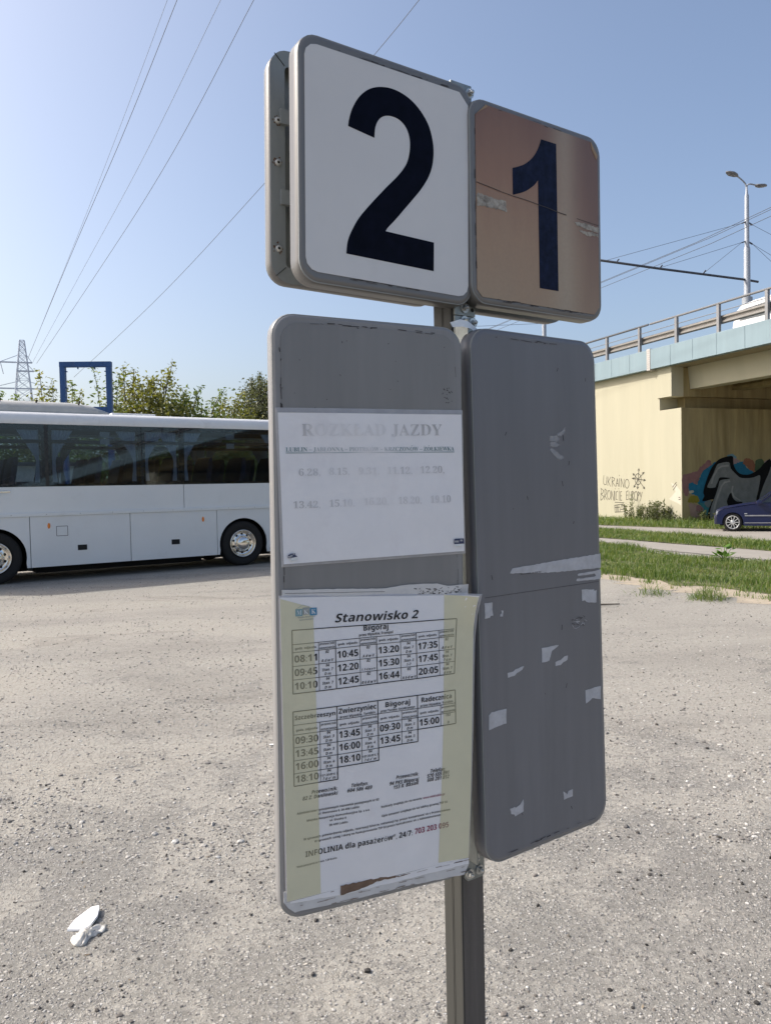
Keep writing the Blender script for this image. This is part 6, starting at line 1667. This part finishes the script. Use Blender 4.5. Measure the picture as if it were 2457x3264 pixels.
# big-leaved plant on the verge
bur = thing('burdock_plant', 'bright green big-leaved plant on the verge by the path', 'plant', (7.08, 16.15, 0), 0)
bur.scale = (.6, .6, .6)
rr = random.Random(9)
for k in range(16):
    a = rr.uniform(0, 6.28); L_ = rr.uniform(.20, .34); hgt = rr.uniform(.12, .50); rad = rr.uniform(.02, .26)
    mb = MB(); ca, sa = math.cos(a), math.sin(a)
    base = Vector((ca * rad, sa * rad, hgt))
    d_ = Vector((ca, sa, rr.uniform(-.1, 1.1))).normalized(); s_ = Vector((-sa, ca, 0)); up = d_.cross(s_)
    o_ = [(0, 0), (.08, .28), (.3, .42), (.6, .34), (.85, .16), (1, 0), (.85, -.16), (.6, -.34), (.3, -.42), (.08, -.28)]
    vs = [base + d_ * (u * L_) + s_ * (v * L_) - up * (abs(v) * .18 * L_ - .1 * L_ * u * (1 - u)) for u, v in o_]
    mid = [base + d_ * (u * L_) - up * (-.06 * L_) for u in (.3, .6)]
    mb.add(vs + mid, [(0, 1, 2, 10), (2, 3, 11, 10), (3, 4, 5, 11), (5, 6, 7, 11), (7, 8, 10, 11), (8, 9, 0, 10)], 0, True)
    mb.tube([(0, 0, 0), base * .6, base], .008, 5)
    mb.build('leaf', M['leaf_bright'], bur, fix=False)

# ------------------------------------------------------------------ stones, gravel, litter
ICO = None
def ico():
    bm = bmesh.new(); bmesh.ops.create_icosphere(bm, subdivisions=1, radius=1)
    V = np.array([v.co[:] for v in bm.verts]); F_ = np.array([[v.index for v in f.verts] for f in bm.faces]); bm.free()
    return V, F_
IV, IF = ico()
def stones(P, size, rg, flat_=.55, sink=.35):
    n = len(P); k = len(IV)
    sc = size[:, None] * rg.uniform(.55, 1.3, (n, 3)); sc[:, 2] *= flat_
    J = 1 + rg.normal(0, .16, (n, k, 1))
    V = IV[None] * J * sc[:, None, :]
    a = rg.uniform(0, 2 * np.pi, n); c, s = np.cos(a)[:, None], np.sin(a)[:, None]
    X = V[:, :, 0] * c - V[:, :, 1] * s; Y_ = V[:, :, 0] * s + V[:, :, 1] * c
    V = np.stack([X + P[:, :1], Y_ + P[:, 1:2], V[:, :, 2] + sc[:, 2:3] * (1 - 2 * sink)], 2)
    F_ = (IF[None] + (np.arange(n) * k)[:, None, None]).reshape(-1, 3)
    return V.reshape(-1, 3), F_
def stone_mat(name, stops):
    m, nt, b = new_mat(name)
    g_ = N(nt, 'ShaderNodeNewGeometry')
    nt.links.new(ramp(nt, g_.outputs['Random Per Island'], stops), b.inputs['Base Color'])
    b.inputs['Roughness'].default_value = .85; b.inputs['Specular IOR Level'].default_value = .3
    return m
M['stones'] = stone_mat('gravel_stones', [(0.0, (0.16, 0.15, 0.14)), (0.35, (0.27, 0.25, 0.225)), (0.6, (0.38, 0.355, 0.32)), (0.85, (0.45, 0.43, 0.395)), (1.0, (0.58, 0.56, 0.52))])
M['stones_dark'] = stone_mat('dark_stones', [(0, (0.035, 0.033, 0.03)), (.5, (0.10, 0.09, 0.08)), (1, (0.19, 0.17, 0.15))])
def lot_points(n, rg, d0, d1, p=1.0):
    d = d0 * (d1 / d0) ** (rg.uniform(0, 1, n) ** p)
    u = rg.uniform(-.62, .62, n)
    P = np.stack([u * d, d], 1)
    # leave out the verges
    for poly in (VERGE1,): P = P[~in_poly(P, poly)]
    return P
def patchy(P, rg, lo, hi):
    k = np.sin(P[:, 0] * 2.7 + .5 + np.sin(P[:, 1] * 1.9)) * np.sin(P[:, 1] * 3.1 + 1.1 + np.sin(P[:, 0] * 2.3)) * .5 + .5
    return P[rg.uniform(0, 1, len(P)) < lo + (hi - lo) * k]
rg = np.random.default_rng(11)
P = patchy(lot_points(60000, rg, 1.7, 8.0), rg, .30, 1.0)
V, F_ = stones(P, np.minimum(rg.lognormal(-5.75, .40, len(P)), .008), rg)
o = np_mesh('gravel', V, F_, 3, M['stones']); o['kind'] = 'stuff'
P = patchy(lot_points(24000, rg, 3.5, 16.0), rg, .25, 1.0)
V, F_ = stones(P, np.minimum(rg.lognormal(-5.0, .36, len(P)), .016), rg)
o = np_mesh('gravel', V, F_, 3, M['stones']); o['kind'] = 'stuff'
P = patchy(lot_points(6500, rg, 1.8, 17.0, .68), rg, .1, 1.0)
V, F_ = stones(P, np.minimum(rg.lognormal(-5.35, .38, len(P)), .011), rg, .7, .25)
o = np_mesh('dark_gravel', V, F_, 3, M['stones_dark']); o['kind'] = 'stuff'

M['dry_bits'] = stone_mat('dry_bits', [(0, (0.10, 0.075, 0.05)), (.5, (0.22, 0.17, 0.11)), (.8, (.42, .36, .27)), (1, (.62, .58, .5))])
P = patchy(lot_points(420, rg, 1.9, 13.0), rg, .2, 1.0)
C3 = np.concatenate([P, np.full((len(P), 1), .004)], 1)
V = leaves_at(C3, .022, rg, 0.0, .35); V[:, 2] = np.clip(.003 + np.abs(V[:, 2] - .004) * .3, .002, .012)
o = np_mesh('plant_debris', V, np.arange(len(V)).reshape(-1, 4), 4, M['dry_bits']); o['kind'] = 'stuff'

M['foam'] = mat('white_foam', (0.84, 0.84, 0.84), 0.6, 0, .02, 10)
M['napkin'] = mat('napkin', (0.66, 0.63, 0.57), 0.85, 0, .08, 40, (.5, .46, .4), .15, 30, .4, 120, .003)
def litter_foam():
    P = [Vector((p[0], p[1])) for p in FOAM]; c = sum(P, Vector((0, 0))) / len(P)
    a = Vector((-.6, -.8))
    mb = MB(); P2 = [tuple(p) for p in P]
    rg_ = []
    for f, dz in ((1.0, .0), (.97, .007), (.60, .010), (.25, .009)):
        rg_.append([(c.x + (p[0] - c.x) * f, c.y + (p[1] - c.y) * f, f * 0 + .004 + dz * .8 + .014 * max(0, (p[0] - c.x) * .8 + (p[1] - c.y) * .35 + .02) / .07 * f) for p in P2])
    lowr = [(p[0], p[1], p[2] - .004) for p in rg_[0]]
    mb.rings([lowr] + rg_, 0, True, False, True, True)
    o = mb.build('foam_piece', M['foam'])
    tag(o, 'broken piece of white foam cup lying on the dusty asphalt', 'litter')
litter_foam()
def litter_napkin():
    P = [tuple(p) for p in NAPKIN]; P2 = catmull(P, 4, True); c = np.mean(np.array(P), 0); rr = random.Random(4)
    mb = MB(); rg_ = []
    for f in (1.0, .82, .6, .38, .15):
        rg_.append([(c[0] + (p[0] - c[0]) * f, c[1] + (p[1] - c[1]) * f, .006 + (1 - f) * .014 + .009 * math.sin(p[0] * 190 + p[1] * 90 + f * 6) * (1 if f < 1 else .5) + rr.uniform(-.002, .003)) for p in P2])
    mb.rings([[(p[0], p[1], max(.001, p[2] - .012)) for p in rg_[0]]] + rg_, 0, True, True, True, True)
    o = mb.build('napkin', M['napkin'])
    tag(o, 'crumpled off-white paper napkin lying against the white foam piece', 'litter')
litter_napkin()
mb = MB(); mb.tube([(2.75, 10.50, .014), (2.95, 10.54, .018), (3.20, 10.58, .012)], [.012, .011, .007], 6)
tag(mb.build('stick', M['bark']), 'short dark stick on the ground by the right board edge', 'stick')
mb = MB(); mb.tube([(-.80, 5.05, .006), (-.70, 5.06, .010), (-.585, 5.05, .006)], [.005, .005, .004], 6)
tag(mb.build('straw', M['foam']), 'small pale straw lying on the dust left of the board', 'litter')
SC.render.film_transparent = False
